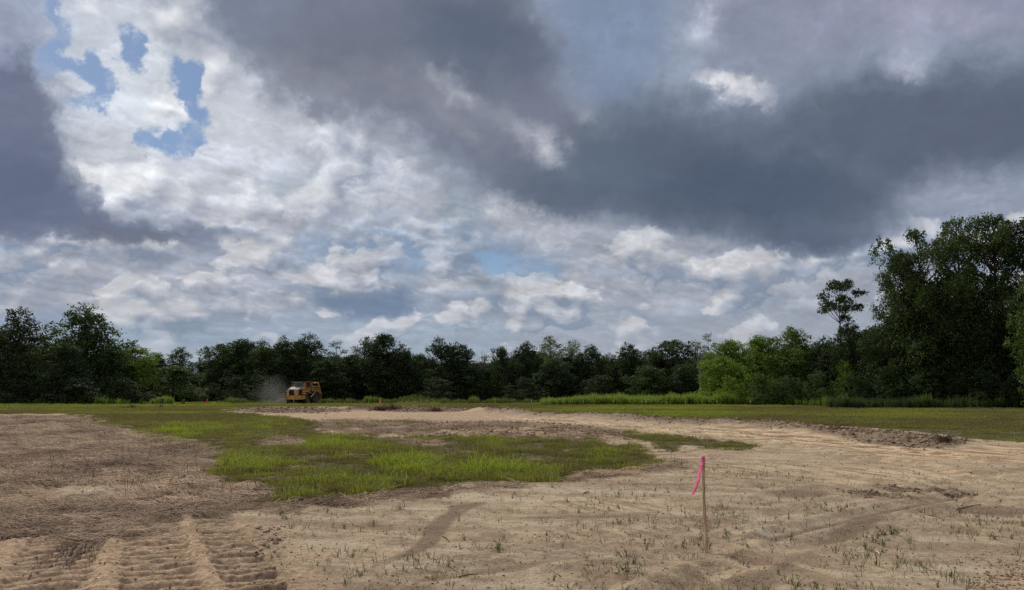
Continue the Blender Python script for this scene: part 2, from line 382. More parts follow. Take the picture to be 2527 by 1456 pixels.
def leafy(name, c1, c2, trans=.35, tint=None, objcol=False, rough=.65, glow=(1.3, 1.35, .65)):
    """thin leaves: diffuse front, light coming through"""
    m = Mat(name)
    v = m.attr('shade') if tint is None else m.attr(tint, 'INSTANCER')
    col = m.mix(m.MR(v, 0., 1., sm=False), c1, c2)
    if objcol:
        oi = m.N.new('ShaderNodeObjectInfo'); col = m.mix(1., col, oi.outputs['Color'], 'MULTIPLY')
    m.set(col, rough, .25)
    t = m.N.new('ShaderNodeBsdfTranslucent'); m.L.new(m.mix(1., col, glow, 'MULTIPLY'), t.inputs[0])
    x = m.N.new('ShaderNodeMixShader'); x.inputs[0].default_value = trans
    m.L.new(m.b.outputs[0], x.inputs[1]); m.L.new(t.outputs[0], x.inputs[2]); m.L.new(x.outputs[0], m.out.inputs[0])
    return m.m

def plain(name, c, rough=.7, spec=.3, metal=0., var=.18, sc=3., dust=None):
    m = Mat(name); n = m.noise(sc, 5., .6)
    c1 = tuple(v*(1-var) for v in c); c2 = tuple(min(1, v*(1+var)) for v in c)
    col = m.mix(m.MR(n, .35, .65), c1, c2)
    if dust: col = m.mix(m.MR(m.noise(1.3, 6., .65), .42, .68), col, dust)
    m.set(col, rough, spec, metal); return m.m

# ------------------------------------------------------------------ mesh helpers
def new_mesh(name, V, Fc, mats=(), smooth=False, attrs=None):
    me = bpy.data.meshes.new(name)
    V = np.asarray(V, np.float32)
    if isinstance(Fc, np.ndarray):
        n, k = Fc.shape
        me.vertices.add(len(V)); me.vertices.foreach_set('co', V.ravel())
        me.loops.add(n*k); me.loops.foreach_set('vertex_index', Fc.astype(np.int32).ravel())
        me.polygons.add(n); me.polygons.foreach_set('loop_start', np.arange(0, n*k, k, dtype=np.int32))
        me.update(calc_edges=True)
    else:
        me.from_pydata([tuple(map(float, v)) for v in V], [], Fc); me.update()
    for m in mats: me.materials.append(m)
    if smooth: me.polygons.foreach_set('use_smooth', np.ones(len(me.polygons), bool))
    for k, v in (attrs or {}).items():
        dom = 'POINT' if len(v) == len(V) else 'FACE'
        a = me.attributes.new(k, 'FLOAT', dom); a.data.foreach_set('value', np.asarray(v, np.float32))
    return me
def link(name, me, parent=None, loc=None):
    o = bpy.data.objects.new(name, me); C.objects.link(o)
    if parent is not None: o.parent = parent
    if loc is not None: o.location = loc
    return o
def tag(o, label=None, cat=None, group=None, kind=None):
    if label: o['label'] = label
    if cat: o['category'] = cat
    if group: o['group'] = group
    if kind: o['kind'] = kind
    return o
def thing(name, label, cat, loc=(0, 0, 0), rz=0, group=None):
    o = bpy.data.objects.new(name, None); C.objects.link(o); o.empty_display_size = .2
    o.location = loc; o.rotation_euler = (0, 0, rz)
    return tag(o, label, cat, group)

class MB:                                    # collects solids into one mesh
    def __init__(s): s.V = []; s.F = []
    def add(s, V, Fs):
        k = len(s.V); s.V += [tuple(map(float, v)) for v in V]; s.F += [tuple(i+k for i in f) for f in Fs]; return s
    def box(s, x0, x1, y0, y1, z0, z1, bev=.0):
        b = min(bev, (x1-x0)*.45, (y1-y0)*.45, (z1-z0)*.45)
        if b <= 0:
            return s.add([(x0,y0,z0),(x1,y0,z0),(x1,y1,z0),(x0,y1,z0),(x0,y0,z1),(x1,y0,z1),(x1,y1,z1),(x0,y1,z1)],
                         [(0,3,2,1),(4,5,6,7),(0,1,5,4),(1,2,6,5),(2,3,7,6),(3,0,4,7)])
        ring = lambda i, z: [(x0+i+b,y0+i,z),(x1-i-b,y0+i,z),(x1-i,y0+i+b,z),(x1-i,y1-i-b,z),(x1-i-b,y1-i,z),(x0+i+b,y1-i,z),(x0+i,y1-i-b,z),(x0+i,y0+i+b,z)]
        V = ring(b*.7, z0)+ring(0, z0+b)+ring(0, z1-b)+ring(b*.7, z1)
        Fs = [tuple(range(7, -1, -1)), tuple(range(24, 32))]
        for r in range(3):
            for k in range(8): Fs.append((r*8+k, r*8+(k+1) % 8, r*8+8+(k+1) % 8, r*8+8+k))
        return s.add(V, Fs)
    def prism(s, prof, a0, a1, axis='x'):    # profile of (p, q); extruded along an axis
        n = len(prof)
        mk = (lambda a, p, q: (a, p, q)) if axis == 'x' else ((lambda a, p, q: (p, a, q)) if axis == 'y' else (lambda a, p, q: (p, q, a)))
        V = [mk(a0, p, q) for p, q in prof]+[mk(a1, p, q) for p, q in prof]
        return s.add(V, [tuple(range(n-1, -1, -1)), tuple(range(n, 2*n))]+[(i, (i+1) % n, n+(i+1) % n, n+i) for i in range(n)])
    def tube(s, pts, rad, n=8, cap=True):
        pts = [Vector(p) for p in pts]; rad = rad if hasattr(rad, '__len__') else [rad]*len(pts)
        V = []; Fs = []
        for i, p in enumerate(pts):
            t = (pts[min(i+1, len(pts)-1)]-pts[max(i-1, 0)]).normalized()
            a = t.cross(Vector((0, 0, 1)) if abs(t.z) < .9 else Vector((0, 1, 0))).normalized(); b = t.cross(a)
            for k in range(n):
                w = 2*math.pi*k/n; V.append(p+a*(math.cos(w)*rad[i])+b*(math.sin(w)*rad[i]))
        for i in range(len(pts)-1):
            for k in range(n): Fs.append((i*n+k, i*n+(k+1) % n, i*n+n+(k+1) % n, i*n+n+k))
        if cap: Fs += [tuple(range(n)), tuple(range(len(pts)*n-1, len(pts)*n-n-1, -1))]
        return s.add(V, Fs)
    def lathe_x(s, prof, c, n=28):           # profile (offset along x, radius) round the x axis through c
        V = []; Fs = []; m = len(prof)
        for k in range(n):
            w = 2*math.pi*k/n
            for a, r in prof: V.append((c[0]+a, c[1]+r*math.cos(w), c[2]+r*math.sin(w)))
        for k in range(n):
            for j in range(m-1): Fs.append((k*m+j, k*m+j+1, ((k+1) % n)*m+j+1, ((k+1) % n)*m+j))
        return s.add(V, Fs)
    def mesh(s, name, mat, smooth=False):
        me = new_mesh(name, s.V, s.F, [mat], smooth)
        return me
    def build(s, name, mat, parent=None, smooth=False):
        return link(name, s.mesh(name, mat, smooth), parent)

def scatter(name, pts, rot, scl, idx, tint, protos, label=None, cat=None, kind='stuff', group=None):
    """uncountable small growth or rubble: one object, its pieces placed by geometry nodes"""
    pts = np.asarray(pts, np.float32); n = len(pts)
    me = bpy.data.meshes.new(name); me.vertices.add(n); me.vertices.foreach_set('co', pts.ravel())
    a = me.attributes.new('rot', 'FLOAT_VECTOR', 'POINT'); a.data.foreach_set('vector', np.asarray(rot, np.float32).ravel())
    scl = np.asarray(scl, np.float32)
    if scl.ndim == 1: scl = np.repeat(scl[:, None], 3, 1)
    a = me.attributes.new('scl', 'FLOAT_VECTOR', 'POINT'); a.data.foreach_set('vector', scl.ravel())
    a = me.attributes.new('idx', 'INT', 'POINT'); a.data.foreach_set('value', np.asarray(idx, np.int32))
    a = me.attributes.new('tint', 'FLOAT', 'POINT'); a.data.foreach_set('value', np.asarray(tint, np.float32))
    o = link(name, me)
    g = bpy.data.node_groups.new(name, 'GeometryNodeTree')
    g.interface.new_socket('Geometry', in_out='INPUT', socket_type='NodeSocketGeometry')
    g.interface.new_socket('Geometry', in_out='OUTPUT', socket_type='NodeSocketGeometry')
    N = g.nodes; L = g.links
    gi = N.new('NodeGroupInput'); go = N.new('NodeGroupOutput')
    ip = N.new('GeometryNodeInstanceOnPoints'); L.new(gi.outputs[0], ip.inputs['Points'])
    j = N.new('GeometryNodeJoinGeometry')
    for pme in reversed(protos):             # a join lists its last link first
        po = bpy.data.objects.new(pme.name, pme)
        oi = N.new('GeometryNodeObjectInfo'); oi.inputs['Object'].default_value = po; oi.inputs['As Instance'].default_value = True
        L.new(oi.outputs['Geometry'], j.inputs[0])
    L.new(j.outputs[0], ip.inputs['Instance']); ip.inputs['Pick Instance'].default_value = True
    def at(nm, ty):
        q = N.new('GeometryNodeInputNamedAttribute'); q.data_type = ty; q.inputs['Name'].default_value = nm; return q.outputs['Attribute']
    L.new(at('idx', 'INT'), ip.inputs['Instance Index'])
    er = N.new('FunctionNodeEulerToRotation'); L.new(at('rot', 'FLOAT_VECTOR'), er.inputs[0]); L.new(er.outputs[0], ip.inputs['Rotation'])
    L.new(at('scl', 'FLOAT_VECTOR'), ip.inputs['Scale'])
    L.new(ip.outputs[0], go.inputs[0])
    md = o.modifiers.new('scatter', 'NODES'); md.node_group = g
    return tag(o, label, cat, group, kind)

# ------------------------------------------------------------------ what grows or lies where (outlines of the photograph laid on the field)
GP = Paint(-200, 978, 2730, 1500, 5, 2)
gm = {}
def pm(*polys): return np.clip(sum(polys), 0, 1)
g_field = GP.poly([(-300,970),(2800,970),(2800,1095),(2526,1090),(2400,1083),(2340,1072),(2100,1055),(1850,1045),(1700,1036),(1550,1028),(1350,1019),(1250,1012),(1170,1009),(1060,1006),(960,1001),(840,1003),(640,1004),(520,1012),(420,1016),(230,1018),(120,1021),(-300,1026)], 14, 2.0)
g_patch = GP.poly([(205,1020),(400,1008),(540,1018),(700,1036),(800,1050),(780,1068),(850,1082),(1000,1078),(1100,1072),(1200,1088),(1320,1082),(1430,1088),(1550,1108),(1615,1130),(1590,1152),(1450,1163),(1280,1188),(1150,1190),(1010,1210),(850,1224),(720,1238),(665,1236),(640,1215),(560,1188),(545,1130),(480,1095),(380,1085),(310,1058),(220,1036)], 16, 4)
g_strip = pm(GP.poly([(1480,1068),(1620,1074),(1740,1082),(1865,1100),(1850,1110),(1700,1101),(1560,1086)], 12, 2.5), GP.poly([(1610,1088),(1690,1098),(1685,1116),(1630,1113)], 10, 3), .6*GP.poly([(1380,1064),(1480,1062),(1520,1072),(1440,1078)], 10, 2.5), .5*GP.poly([(700,1040),(950,1036),(1060,1048),(900,1058),(760,1056)], 20, 3))
bare = pm(GP.ell(700,1092,80,11), GP.ell(1035,1096,85,12), .7*GP.ell(760,1160,60,5), .7*GP.ell(960,1178,60,4), .6*GP.ell(1400,1112,60,5), .6*GP.ell(540,1052,40,4), .8*GP.ell(950,1070,60,6), .8*GP.ell(1120,1122,50,6), .8*GP.ell(690,1187,50,8), .7*GP.ell(1130,1168,45,5), .6*GP.ell(1330,1136,40,4), .7*GP.ell(880,1130,20,3), .8*GP.ell(610,1205,40,12), .6*GP.ell(620,1120,30,4), .6*GP.ell(860,1048,60,5))
gm['grass'] = np.clip(pm(g_field, g_patch*(1-.85*bare), g_strip*.85), 0, 1)
gm['lush'] = pm(GP.ell(450,1062,90,16), GP.ell(640,1046,60,12), GP.ell(830,1100,110,24), .55*GP.ell(800,1205,170,20), .8*GP.ell(640,1150,80,28), GP.ell(1235,1106,60,26), .6*GP.ell(1180,1165,230,20), .6*GP.ell(1000,1150,80,16), .6*GP.ell(1460,1130,90,14),
                 .85*GP.poly([(-300,990),(560,990),(620,1000),(300,1010),(-300,1016)], 30, 3), .7*GP.poly([(560,990),(1150,985),(1100,1002),(700,1003)], 30, 2), .75*GP.poly([(1250,985),(2100,985),(1950,1005),(1750,1034),(1550,1026),(1300,1012)], 30, 3), .35*GP.ell(2200,1030,150,10), .5*GP.ell(2300,1020,90,8))
gm['straw'] = pm(.8*bare, GP.poly([(-300,1016),(120,1018),(225,1026),(310,1062),(480,1098),(550,1135),(560,1195),(640,1222),(690,1240),(600,1252),(480,1258),(400,1240),(330,1215),(200,1195),(100,1200),(-300,1210)], 30, 8), .42*GP.poly([(-300,1200),(330,1210),(500,1240),(640,1240),(600,1275),(440,1290),(300,1330),(100,1320),(-300,1330)], 24, 10),
                 .5*GP.poly([(620,1245),(820,1226),(1010,1213),(1300,1190),(1480,1165),(1620,1140),(1700,1130),(1740,1145),(1640,1165),(1400,1190),(1050,1232),(900,1252),(700,1272)], 16, 4),
                 1.15*GP.poly([(820,1036),(1050,1042),(1300,1046),(1520,1064),(1480,1090),(1330,1084),(1180,1080),(1000,1070),(880,1076),(790,1060)], 30, 4),
                 .7*GP.poly([(160,1320),(290,1240),(330,1250),(240,1330),(180,1350)], 8, 5), .5*GP.ell(30,1310,50,20))
gm['pale'] = pm(GP.poly([(2800,1100),(2526,1092),(2350,1104),(2100,1088),(1850,1064),(1600,1047),(1350,1031),(1200,1025),(1200,1031),(1400,1046),(1600,1064),(1850,1086),(2050,1104),(2200,1130),(2800,1150)], 20, 2.5),
                .35*GP.poly([(680,1018),(860,1012),(1010,1004),(1070,1008),(1010,1024),(900,1032),(740,1030),(600,1024)], 20, 2),
                .8*GP.ell(2200,1170,260,16,3), .7*GP.ell(2150,1195,160,8,4), .6*GP.ell(1800,1160,160,10), .45*GP.ell(1500,1250,300,18), .4*GP.ell(1900,1400,300,30), .4*GP.ell(1420,1320,260,14))
gm['clod'] = pm(GP.poly([(1180,1004),(1260,1008),(1400,1020),(1550,1030),(1700,1038),(1850,1046),(2100,1058),(2300,1072),(2400,1086),(2370,1102),(2250,1098),(2050,1080),(1800,1058),(1600,1044),(1400,1030),(1200,1020)], 10, 2.5),
                .9*GP.poly([(880,1000),(1160,1004),(1180,1016),(1000,1018),(860,1008)], 14, 2), .8*GP.ell(2270,1210,150,9,5), .8*GP.ell(2170,1222,110,7,6), .7*GP.ell(2190,1092,150,9,5), .6*GP.poly([(1000,1040),(1350,1040),(1600,1066),(1560,1086),(1300,1080),(1050,1072)], 30, 4), .9*GP.ell(700,1012,170,8),
                .35*GP.poly([(580,1290),(720,1290),(760,1500),(600,1500)], 30, 20))
def ribbon(pts, w0, w1, fx=5, fy=3):
    L_, R_ = [], []
    for i, (x, y) in enumerate(pts):
        w = w0+(w1-w0)*i/(len(pts)-1); L_.append((x-w*.5, y-w*.35)); R_.append((x+w*.5, y+w*.35))
    return GP.poly(L_+R_[::-1], fx, fy)
gm['damp'] = pm(GP.poly([(1130,1255),(1150,1262),(1112,1290),(1085,1330),(1070,1352),(1020,1375),(940,1394),(880,1404),(1000,1366),(1030,1340),(1048,1300),(1085,1272)], 10, 6),
                .8*ribbon([(1110,1262),(1160,1250),(1200,1240)], 26, 8), .7*GP.poly([(1220,1275),(1500,1272),(1650,1258),(1640,1264),(1480,1284),(1300,1284)], 12, 3),
                .75*GP.poly([(1860,1213),(1960,1205),(2060,1212),(2050,1228),(1930,1232)], 14, 4), .8*ribbon([(2380,1222),(2250,1250),(2080,1285),(1960,1312),(1895,1330)], 14, 20),
                .85*GP.poly([(2200,1262),(2160,1300),(2060,1345),(1980,1350),(2060,1310),(2120,1280)], 16, 7), .7*GP.ell(2470,1262,90,18), .5*GP.ell(2350,1255,120,12),
                .5*GP.ell(1160,1372,160,8,-7), .6*GP.poly([(1000,1425),(1250,1390),(1480,1360),(1480,1368),(1260,1402),(1020,1436)], 10, 3), .6*GP.poly([(1720,1440),(1900,1400),(1960,1350),(1990,1370),(1930,1440),(1900,1480)], 16, 8),
                .5*GP.ell(1720,1178,110,7))
gm['red'] = pm(GP.poly([(-300,1290),(300,1300),(640,1280),(740,1300),(800,1500),(-300,1500)], 40, 16), .8*GP.ell(1440,1075,200,14), .8*GP.poly([(600,1008),(900,1004),(1200,1010),(1250,1030),(900,1036),(640,1030)], 30, 4), .8*GP.poly([(2420,1410),(2470,1385),(2800,1370),(2800,1500),(2400,1500)], 24, 12), .5*GP.ell(900,1370,160,30), .4*GP.ell(2400,1130,200,10))
gm['grit'] = GP.poly([(2400,1420),(2460,1392),(2800,1378),(2800,1500),(2400,1500)], 24, 10)
def mask(name, x, y):
    r_ = np.clip(np.hypot(x, y), 6, 120); k_ = {'damp': .007, 'pale': .016, 'clod': .012}.get(name, .030)*r_
    q_ = 1/(.12*r_+.6)
    x = x+k_*1.6*fbm(x*q_*1.3, y*q_*1.3, 301, 4, .6); y = y+k_*2.4*fbm(x*q_*1.3+31, y*q_*1.3, 305, 4, .6)
    X, Y = project(x, y, 0.0)
    Y = np.where(y < 3, 1500, Y); X = np.where(y < 3, np.clip(CX+F*x/7.2, -200, 2700), X)
    return GP.sample(gm[name], X, Y)

# ------------------------------------------------------------------ the field
TRK_A = np.array(ground_at(395, 1456)); TRK_B = np.array(ground_at(395, 1290))
trk_d = (TRK_B-TRK_A)/np.linalg.norm(TRK_B-TRK_A); trk_n = np.array([trk_d[1], -trk_d[0]])
def track_prof(t):
    """cross profile of the wheel ruts; t metres to the right of the middle rut"""
    h = 0
    for c, w in RUTS: h = h - .034*ss(w, w*.80, np.abs(t-c))
    for c, a in ((-.43, .027), (.40, .022), (1.02, .012), (-1.36, .022), (-2.36, .018)): h = h + a*np.exp(-((t-c)/.075)**2)
    return h
def in_rut(t):
    r = 0
    for c, w in RUTS: r = np.maximum(r, ss(w, w*.85, np.abs(t-c)))
    return r
RUTS = ((0, .34), (.71, .26), (-.89, .38), (-1.86, .40), (-2.85, .40))
_b = [ground_at(*p) for p in ((1170,1018),(1250,1022),(1400,1030),(1560,1040),(1700,1048),(1850,1060),(2000,1072),(2120,1084),(2260,1094),(2380,1098))]
_pile = ground_at(1213, 1014); _mnd = ground_at(1018, 996)
def seg_dist(x, y, P):
    d = np.full(np.shape(x), 1e9)
    for (xa, ya), (xb, yb) in zip(P[:-1], P[1:]):
        L2 = (xb-xa)**2+(yb-ya)**2; t = np.clip(((x-xa)*(xb-xa)+(y-ya)*(yb-ya))/L2, 0, 1)
        d = np.minimum(d, np.hypot(x-xa-t*(xb-xa), y-ya-t*(yb-ya)))
    return d
def height(x, y):
    x = np.asarray(x, float); y = np.asarray(y, float)
    r = np.hypot(x, y)
    h = .10*fbm(x/14, y/14, 3, 3)*ss(8, 30, r) + .05*fbm(x/3.1, y/3.1, 5, 3)
    h = h + (.022*fbm(x/.55, y/.55, 9, 3)+.012*fbm(x/.11, y/.11, 11, 3, .6))*(r < 60)
    cl = mask('clod', x, y)
    h = h + cl*(.16*np.maximum(0, fbm(x/.42, y/.42, 21, 3, .6)) + .06*fbm(x/.16, y/.16, 25, 2))
    st = mask('straw', x, y)
    tt = (x-TRK_A[0])*trk_n[0]+(y-TRK_A[1])*trk_n[1]
    h = h + st*.11*np.sin(2*math.pi*(tt/1.5+.9*fbm(x/4, y/6, 35, 2)))*(.6+1.2*fbm(x/1.2, y/1.2, 37, 3))*ss(7, 11, r)*ss(45, 25, r)
    h = h + st*(.05*fbm(x/.5, y/.35, 31, 3)+.22*fbm(x/1.5+.3*y, y/2.2, 33, 3)*ss(9, 16, r))
    # berm of pushed-up soil beyond the haul road, soil pile, mound
    bd = seg_dist(x, y, _b); bn = 1+1.1*fbm(x/2.2, y/2.2, 41, 3)
    h = h + .34*np.exp(-(bd/.95)**2)*bn*ss(24, 34, r)
    h = h + .42*np.exp(-(((x-_pile[0])/1.1)**2+((y-_pile[1])/1.0)**2))*(1+.7*fbm(x/.5, y/.5, 43, 3))+.14*np.exp(-(((x-_pile[0]+.5)/3.2)**2+((y-_pile[1])/1.2)**2))
    h = h + .85*np.exp(-(((x-_mnd[0])/3.4)**2+((y-_mnd[1]-6)/4)**2)**1.1)*(1+.15*fbm(x, y, 45, 2))
    # wheel tracks with lug prints, lower left
    t = (x-TRK_A[0])*trk_n[0]+(y-TRK_A[1])*trk_n[1]; s = (x-TRK_A[0])*trk_d[0]+(y-TRK_A[1])*trk_d[1]
    t = t + .10*np.sin(s*.35)+.05*fbm(s/2, t*0, 47, 2)
    tm = ss(-4.4, -3.6, t)*ss(1.3, .9, t)
    fade = ss(26, 7, s)
    w = tm*fade*ss(-12, -3, s)
    lug = np.sin(2*math.pi*(s/.25+.16*np.sin(t*3.1)+.75*fbm(x/.7, y/.7, 51, 2)))
    lug = np.sign(lug)*np.abs(lug)**.45+.8*fbm(x/.5, y/.16, 59, 3)
    vis = ss(-.55, .15, fbm(x/1.3, y/1.3, 53, 3)+.25)
    h = h + w*(track_prof(t)*(1+.7*fbm(x/.5, y/.5, 55, 2)) + .030*lug*in_rut(t)*vis*(1+1.4*fbm(x/.2, y/.2, 56, 2)))
    h = h + w*.064*fbm(x/.14, y/.10, 57, 5, .7)*(1-.5*in_rut(t))
    # narrower tyre lines over the haul road and the dirt
    for pts, a in ROADLINES:
        d = seg_dist(x, y, pts); h = h - 1.5*a*np.exp(-(d/.15)**2) + a*1.2*np.exp(-((d-.28)/.09)**2)
    h = h + .5*ss(1300, 1500, r)*0
    return h
ROADLINES = [([ground_at(*p) for p in q], a) for q, a in (
    (((2526,1190),(2100,1118),(1850,1080),(1600,1058),(1300,1032)), .03), (((2526,1150),(2200,1105),(1900,1074),(1600,1050),(1350,1033)), .03),
    (((2526,1215),(2250,1150),(1950,1108),(1700,1080)), .02), (((1895,1330),(1960,1308),(2080,1280),(2250,1245),(2420,1215)), .028),
    (((1620,1465),(1700,1430),(1760,1408)), .03), (((1000,1430),(1260,1398),(1480,1364),(1640,1338)), .018), (((2000,1162),(2200,1185),(2526,1205)), .02), (((2526,1250),(2200,1196),(1900,1150),(1660,1112)), .022), (((1330,1370),(1700,1310),(2100,1230),(2526,1160)), .014), (((2526,1330),(2250,1300),(1950,1345),(1700,1450)), .014))]

def build_ground():
    # rings spaced as they would be seen from eye height, so near soil is fine and far soil coarse
    dep = np.linspace(math.atan(CAMZ/5.6), math.atan(CAMZ/170), 430)
    r = np.concatenate([[0.4, 1., 1.8, 2.6, 3.4, 4.2, 5.0], CAMZ/np.tan(dep), 170*1.12**np.arange(1, 34)])
    th = np.concatenate([np.linspace(-180, -40, 41)[:-1], np.linspace(-40, 40, 821), np.linspace(40, 180, 41)[1:-1]])
    T = np.radians(th); nT = len(T); nR = len(r)
    rr, tt = np.meshgrid(r, T, indexing='ij')
    x = rr*np.sin(tt); y = rr*np.cos(tt); z = height(x, y)
    V = np.stack([x, y, z], -1).reshape(-1, 3)
    i, j = np.meshgrid(np.arange(nR-1), np.arange(nT), indexing='ij'); j2 = (j+1) % nT
    Fc = np.stack([i*nT+j, i*nT+j2, (i+1)*nT+j2, (i+1)*nT+j], -1).reshape(-1, 4)[:, ::-1]
    V = np.vstack([V, [[0, 0, 0]]]); 
    at = {k: np.append(mask(k, x, y).ravel(), 0) for k in gm}
    me = new_mesh('field', V, Fc, [soil_material()], True, at)
    o = link('field', me); tag(o, 'bare tan soil and mown field reaching to the trees', kind='structure')
    return o

def soil_material():
    m = Mat('field_soil')
    A = {k: m.attr(k) for k in gm}
    def along(deg, sx, sy):                  # position turned, then stretched: streaks along one heading
        n = m.N.new('ShaderNodeVectorRotate'); n.rotation_type = 'Z_AXIS'; m.L.new(m.pos(), n.inputs[0]); n.inputs['Angle'].default_value = R(deg)
        q = m.N.new('ShaderNodeVectorMath'); q.operation = 'MULTIPLY'; m.L.new(n.outputs[0], q.inputs[0]); q.inputs[1].default_value = (sx, sy, 1); return q.outputs[0]
    n0 = m.noise(.35, 5., .6); n1 = m.noise(2.2, 6., .65); n2 = m.noise(14., 6., .7); n3 = m.noise(70., 3., .6)
    st = m.noise(2.6, 6., .62, vec=along(-20, 2.2, .28)); s2 = m.noise(6., 6., .65, vec=along(12, .5, 2.2))
    off = lambda v, k: m.M('MULTIPLY', m.M('SUBTRACT', v, .5), k)
    c = m.mix(m.MR(m.M('ADD', n1, off(n2, .6)), .34, .66), srgb(154, 132, 106), srgb(198, 175, 144))
    c = m.mix(m.M('MULTIPLY', m.MR(s2, .54, .70), .30), c, srgb(150, 128, 106))
    c = m.mix(m.M('MULTIPLY', m.MR(n0, .45, .65), .35), c, srgb(204, 186, 156))
    w1 = m.noise(1.0, 6., .6, vec=along(14, .22, 1.5)); w2 = m.noise(1.3, 6., .65, vec=along(-24, 1.8, .18))
    c = m.mix(m.M('MULTIPLY', m.MR(w1, .50, .62), .50), c, srgb(146, 123, 101))
    c = m.mix(m.M('MULTIPLY', m.MR(w1, .46, .38), .45), c, srgb(216, 200, 172))
    c = m.mix(m.M('MULTIPLY', m.MR(w2, .53, .63), .35), c, srgb(150, 122, 98))
    c = m.mix(m.M('MULTIPLY', A['pale'], m.MR(n1, .2, .6, .55, 1.)), c, m.mix(m.MR(m.M('ADD', st, off(w2, .8)), .44, .58), srgb(222, 196, 158), srgb(146, 116, 90)))
    c = m.mix(m.M('MULTIPLY', A['red'], m.MR(n1, .3, .7, .4, .95)), c, m.mix(m.MR(n2, .38, .62), srgb(158, 126, 100), srgb(214, 182, 146)))
    ck = m.M('MULTIPLY', m.MR(m.M('ADD', A['clod'], off(n1, .8)), .15, .6), m.MR(A['clod'], .02, .3))
    c = m.mix(m.M('MULTIPLY', ck, .9), c, m.mix(m.MR(m.M('ADD', n2, off(n1, .4)), .38, .66), srgb(88, 70, 56), srgb(172, 150, 124)))
    dm = m.M('MULTIPLY', m.M('ADD', A['damp'], m.M('ADD', off(n1, .7), off(n2, .5))), m.MR(A['damp'], .02, .25))
    c = m.mix(m.MR(dm, .25, .75, 0., .80), c, srgb(128, 107, 87))
    sv = m.noise(9., 7., .72, vec=along(25, .45, 1.6), dist=1.2)
    straw = m.mix(m.MR(m.M('ADD', sv, off(n1, .35)), .36, .64), srgb(124, 99, 79), srgb(200, 172, 143))
    c = m.mix(m.M('MULTIPLY', m.M('MULTIPLY', m.MR(m.M('ADD', A['straw'], off(n1, 1.6)), .3, .8), m.MR(A['straw'], .04, .5)), .85), c, straw)
    gcol = m.mix(m.MR(n2, .3, .7), srgb(78, 72, 52), srgb(112, 104, 68))
    gcol = m.mix(m.M('MULTIPLY', A['lush'], .7), gcol, srgb(84, 92, 42))
    c = m.mix(m.M('MULTIPLY', m.MR(m.M('ADD', A['grass'], m.M('ADD', off(n1, 1.2), off(n2, .5))), .40, .68), m.MR(A['grass'], .05, .3)), c, gcol)
    c = m.mix(m.M('MULTIPLY', m.MR(n3, .56, .68), .5), c, srgb(104, 88, 72))                       # crumbs
    fl = m.noise(26., 5., .75, vec=along(6, .55, 1.5)); fl2 = m.noise(7., 6., .75, vec=along(0, .7, 1.6))
    c = m.mix(m.M('MULTIPLY', m.MR(fl, .56, .65), m.M('ADD', .55, m.M('MULTIPLY', A['grit'], .45))), c, srgb(82, 66, 56))
    c = m.mix(m.M('MULTIPLY', m.MR(fl2, .60, .70), .38), c, srgb(104, 86, 72))
    c = m.mix(m.M('MULTIPLY', m.MR(fl2, .42, .34), .35), c, srgb(214, 198, 170))
    m.set(c, .95, .12)
    hb = m.M('ADD', m.M('MULTIPLY', n2, .9), m.M('MULTIPLY', n3, .4)); hb = m.M('ADD', hb, m.M('MULTIPLY', m.noise(5., 6., .7), 1.1)); hb = m.M('SUBTRACT', hb, m.M('MULTIPLY', s2, .5))
    m.bump(hb, .85, .04)
    return m.m
build_ground()

# ------------------------------------------------------------------ growth prototypes
def blades_mesh(name, mat, n, h0, h1, spread, lean, width, seed, stems=False):
    g = np.random.default_rng(seed); V = []; Fc = []; sh = []
    for _ in range(n):
        a = g.uniform(0, 2*math.pi); rr = spread*math.sqrt(g.uniform()); bx, by = rr*math.cos(a), rr*math.sin(a)
        h = g.uniform(h0, h1); la = a+g.normal(0, .9); ln = abs(g.normal(0, lean))*h+.05*h
        wa = g.uniform(0, math.pi); wx, wy = math.cos(wa)*width, math.sin(wa)*width
        dx, dy = math.cos(la)*ln, math.sin(la)*ln; k = len(V)
        V += [(bx-wx, by-wy, -.01), (bx+wx, by+wy, -.01), (bx+dx*.35+wx*.8, by+dy*.35+wy*.8, h*.6), (bx+dx*.35-wx*.8, by+dy*.35-wy*.8, h*.6), (bx+dx, by+dy, h*(1-.25*min(1, ln/h)))]
        Fc += [(k, k+1, k+2, k+3), (k+3, k+2, k+4)]
        sh += [g.uniform()]*2
    return new_mesh(name, V, Fc, [mat], attrs={'shade': sh})

grass_mat = leafy('grass_blades', srgb(116, 106, 74), srgb(148, 156, 64), .36, tint='tint')
seed_mat = leafy('seedling_blades', srgb(74, 76, 50), srgb(104, 110, 66), .25, tint='tint')
weed_mat = leafy('weed_leaves', srgb(62, 76, 46), srgb(136, 152, 70), .38, tint='tint')
straw_mat = leafy('dry_stalks', srgb(116, 93, 76), srgb(206, 178, 148), .12, tint='tint', rough=.8)

def pts_z(x, y): return np.stack([x, y, height(x, y)], -1)
def sample_ground(n, rmin, rmax, amax, power, g):
    """random places on the field, denser near the viewer"""
    u = g.uniform(size=n)
    r = (rmin**(1-power)+(rmax**(1-power)-rmin**(1-power))*u)**(1/(1-power)) if power != 1 else rmin*(rmax/rmin)**u
    a = g.uniform(-amax, amax, n)
    return r*np.sin(a), r*np.cos(a), r

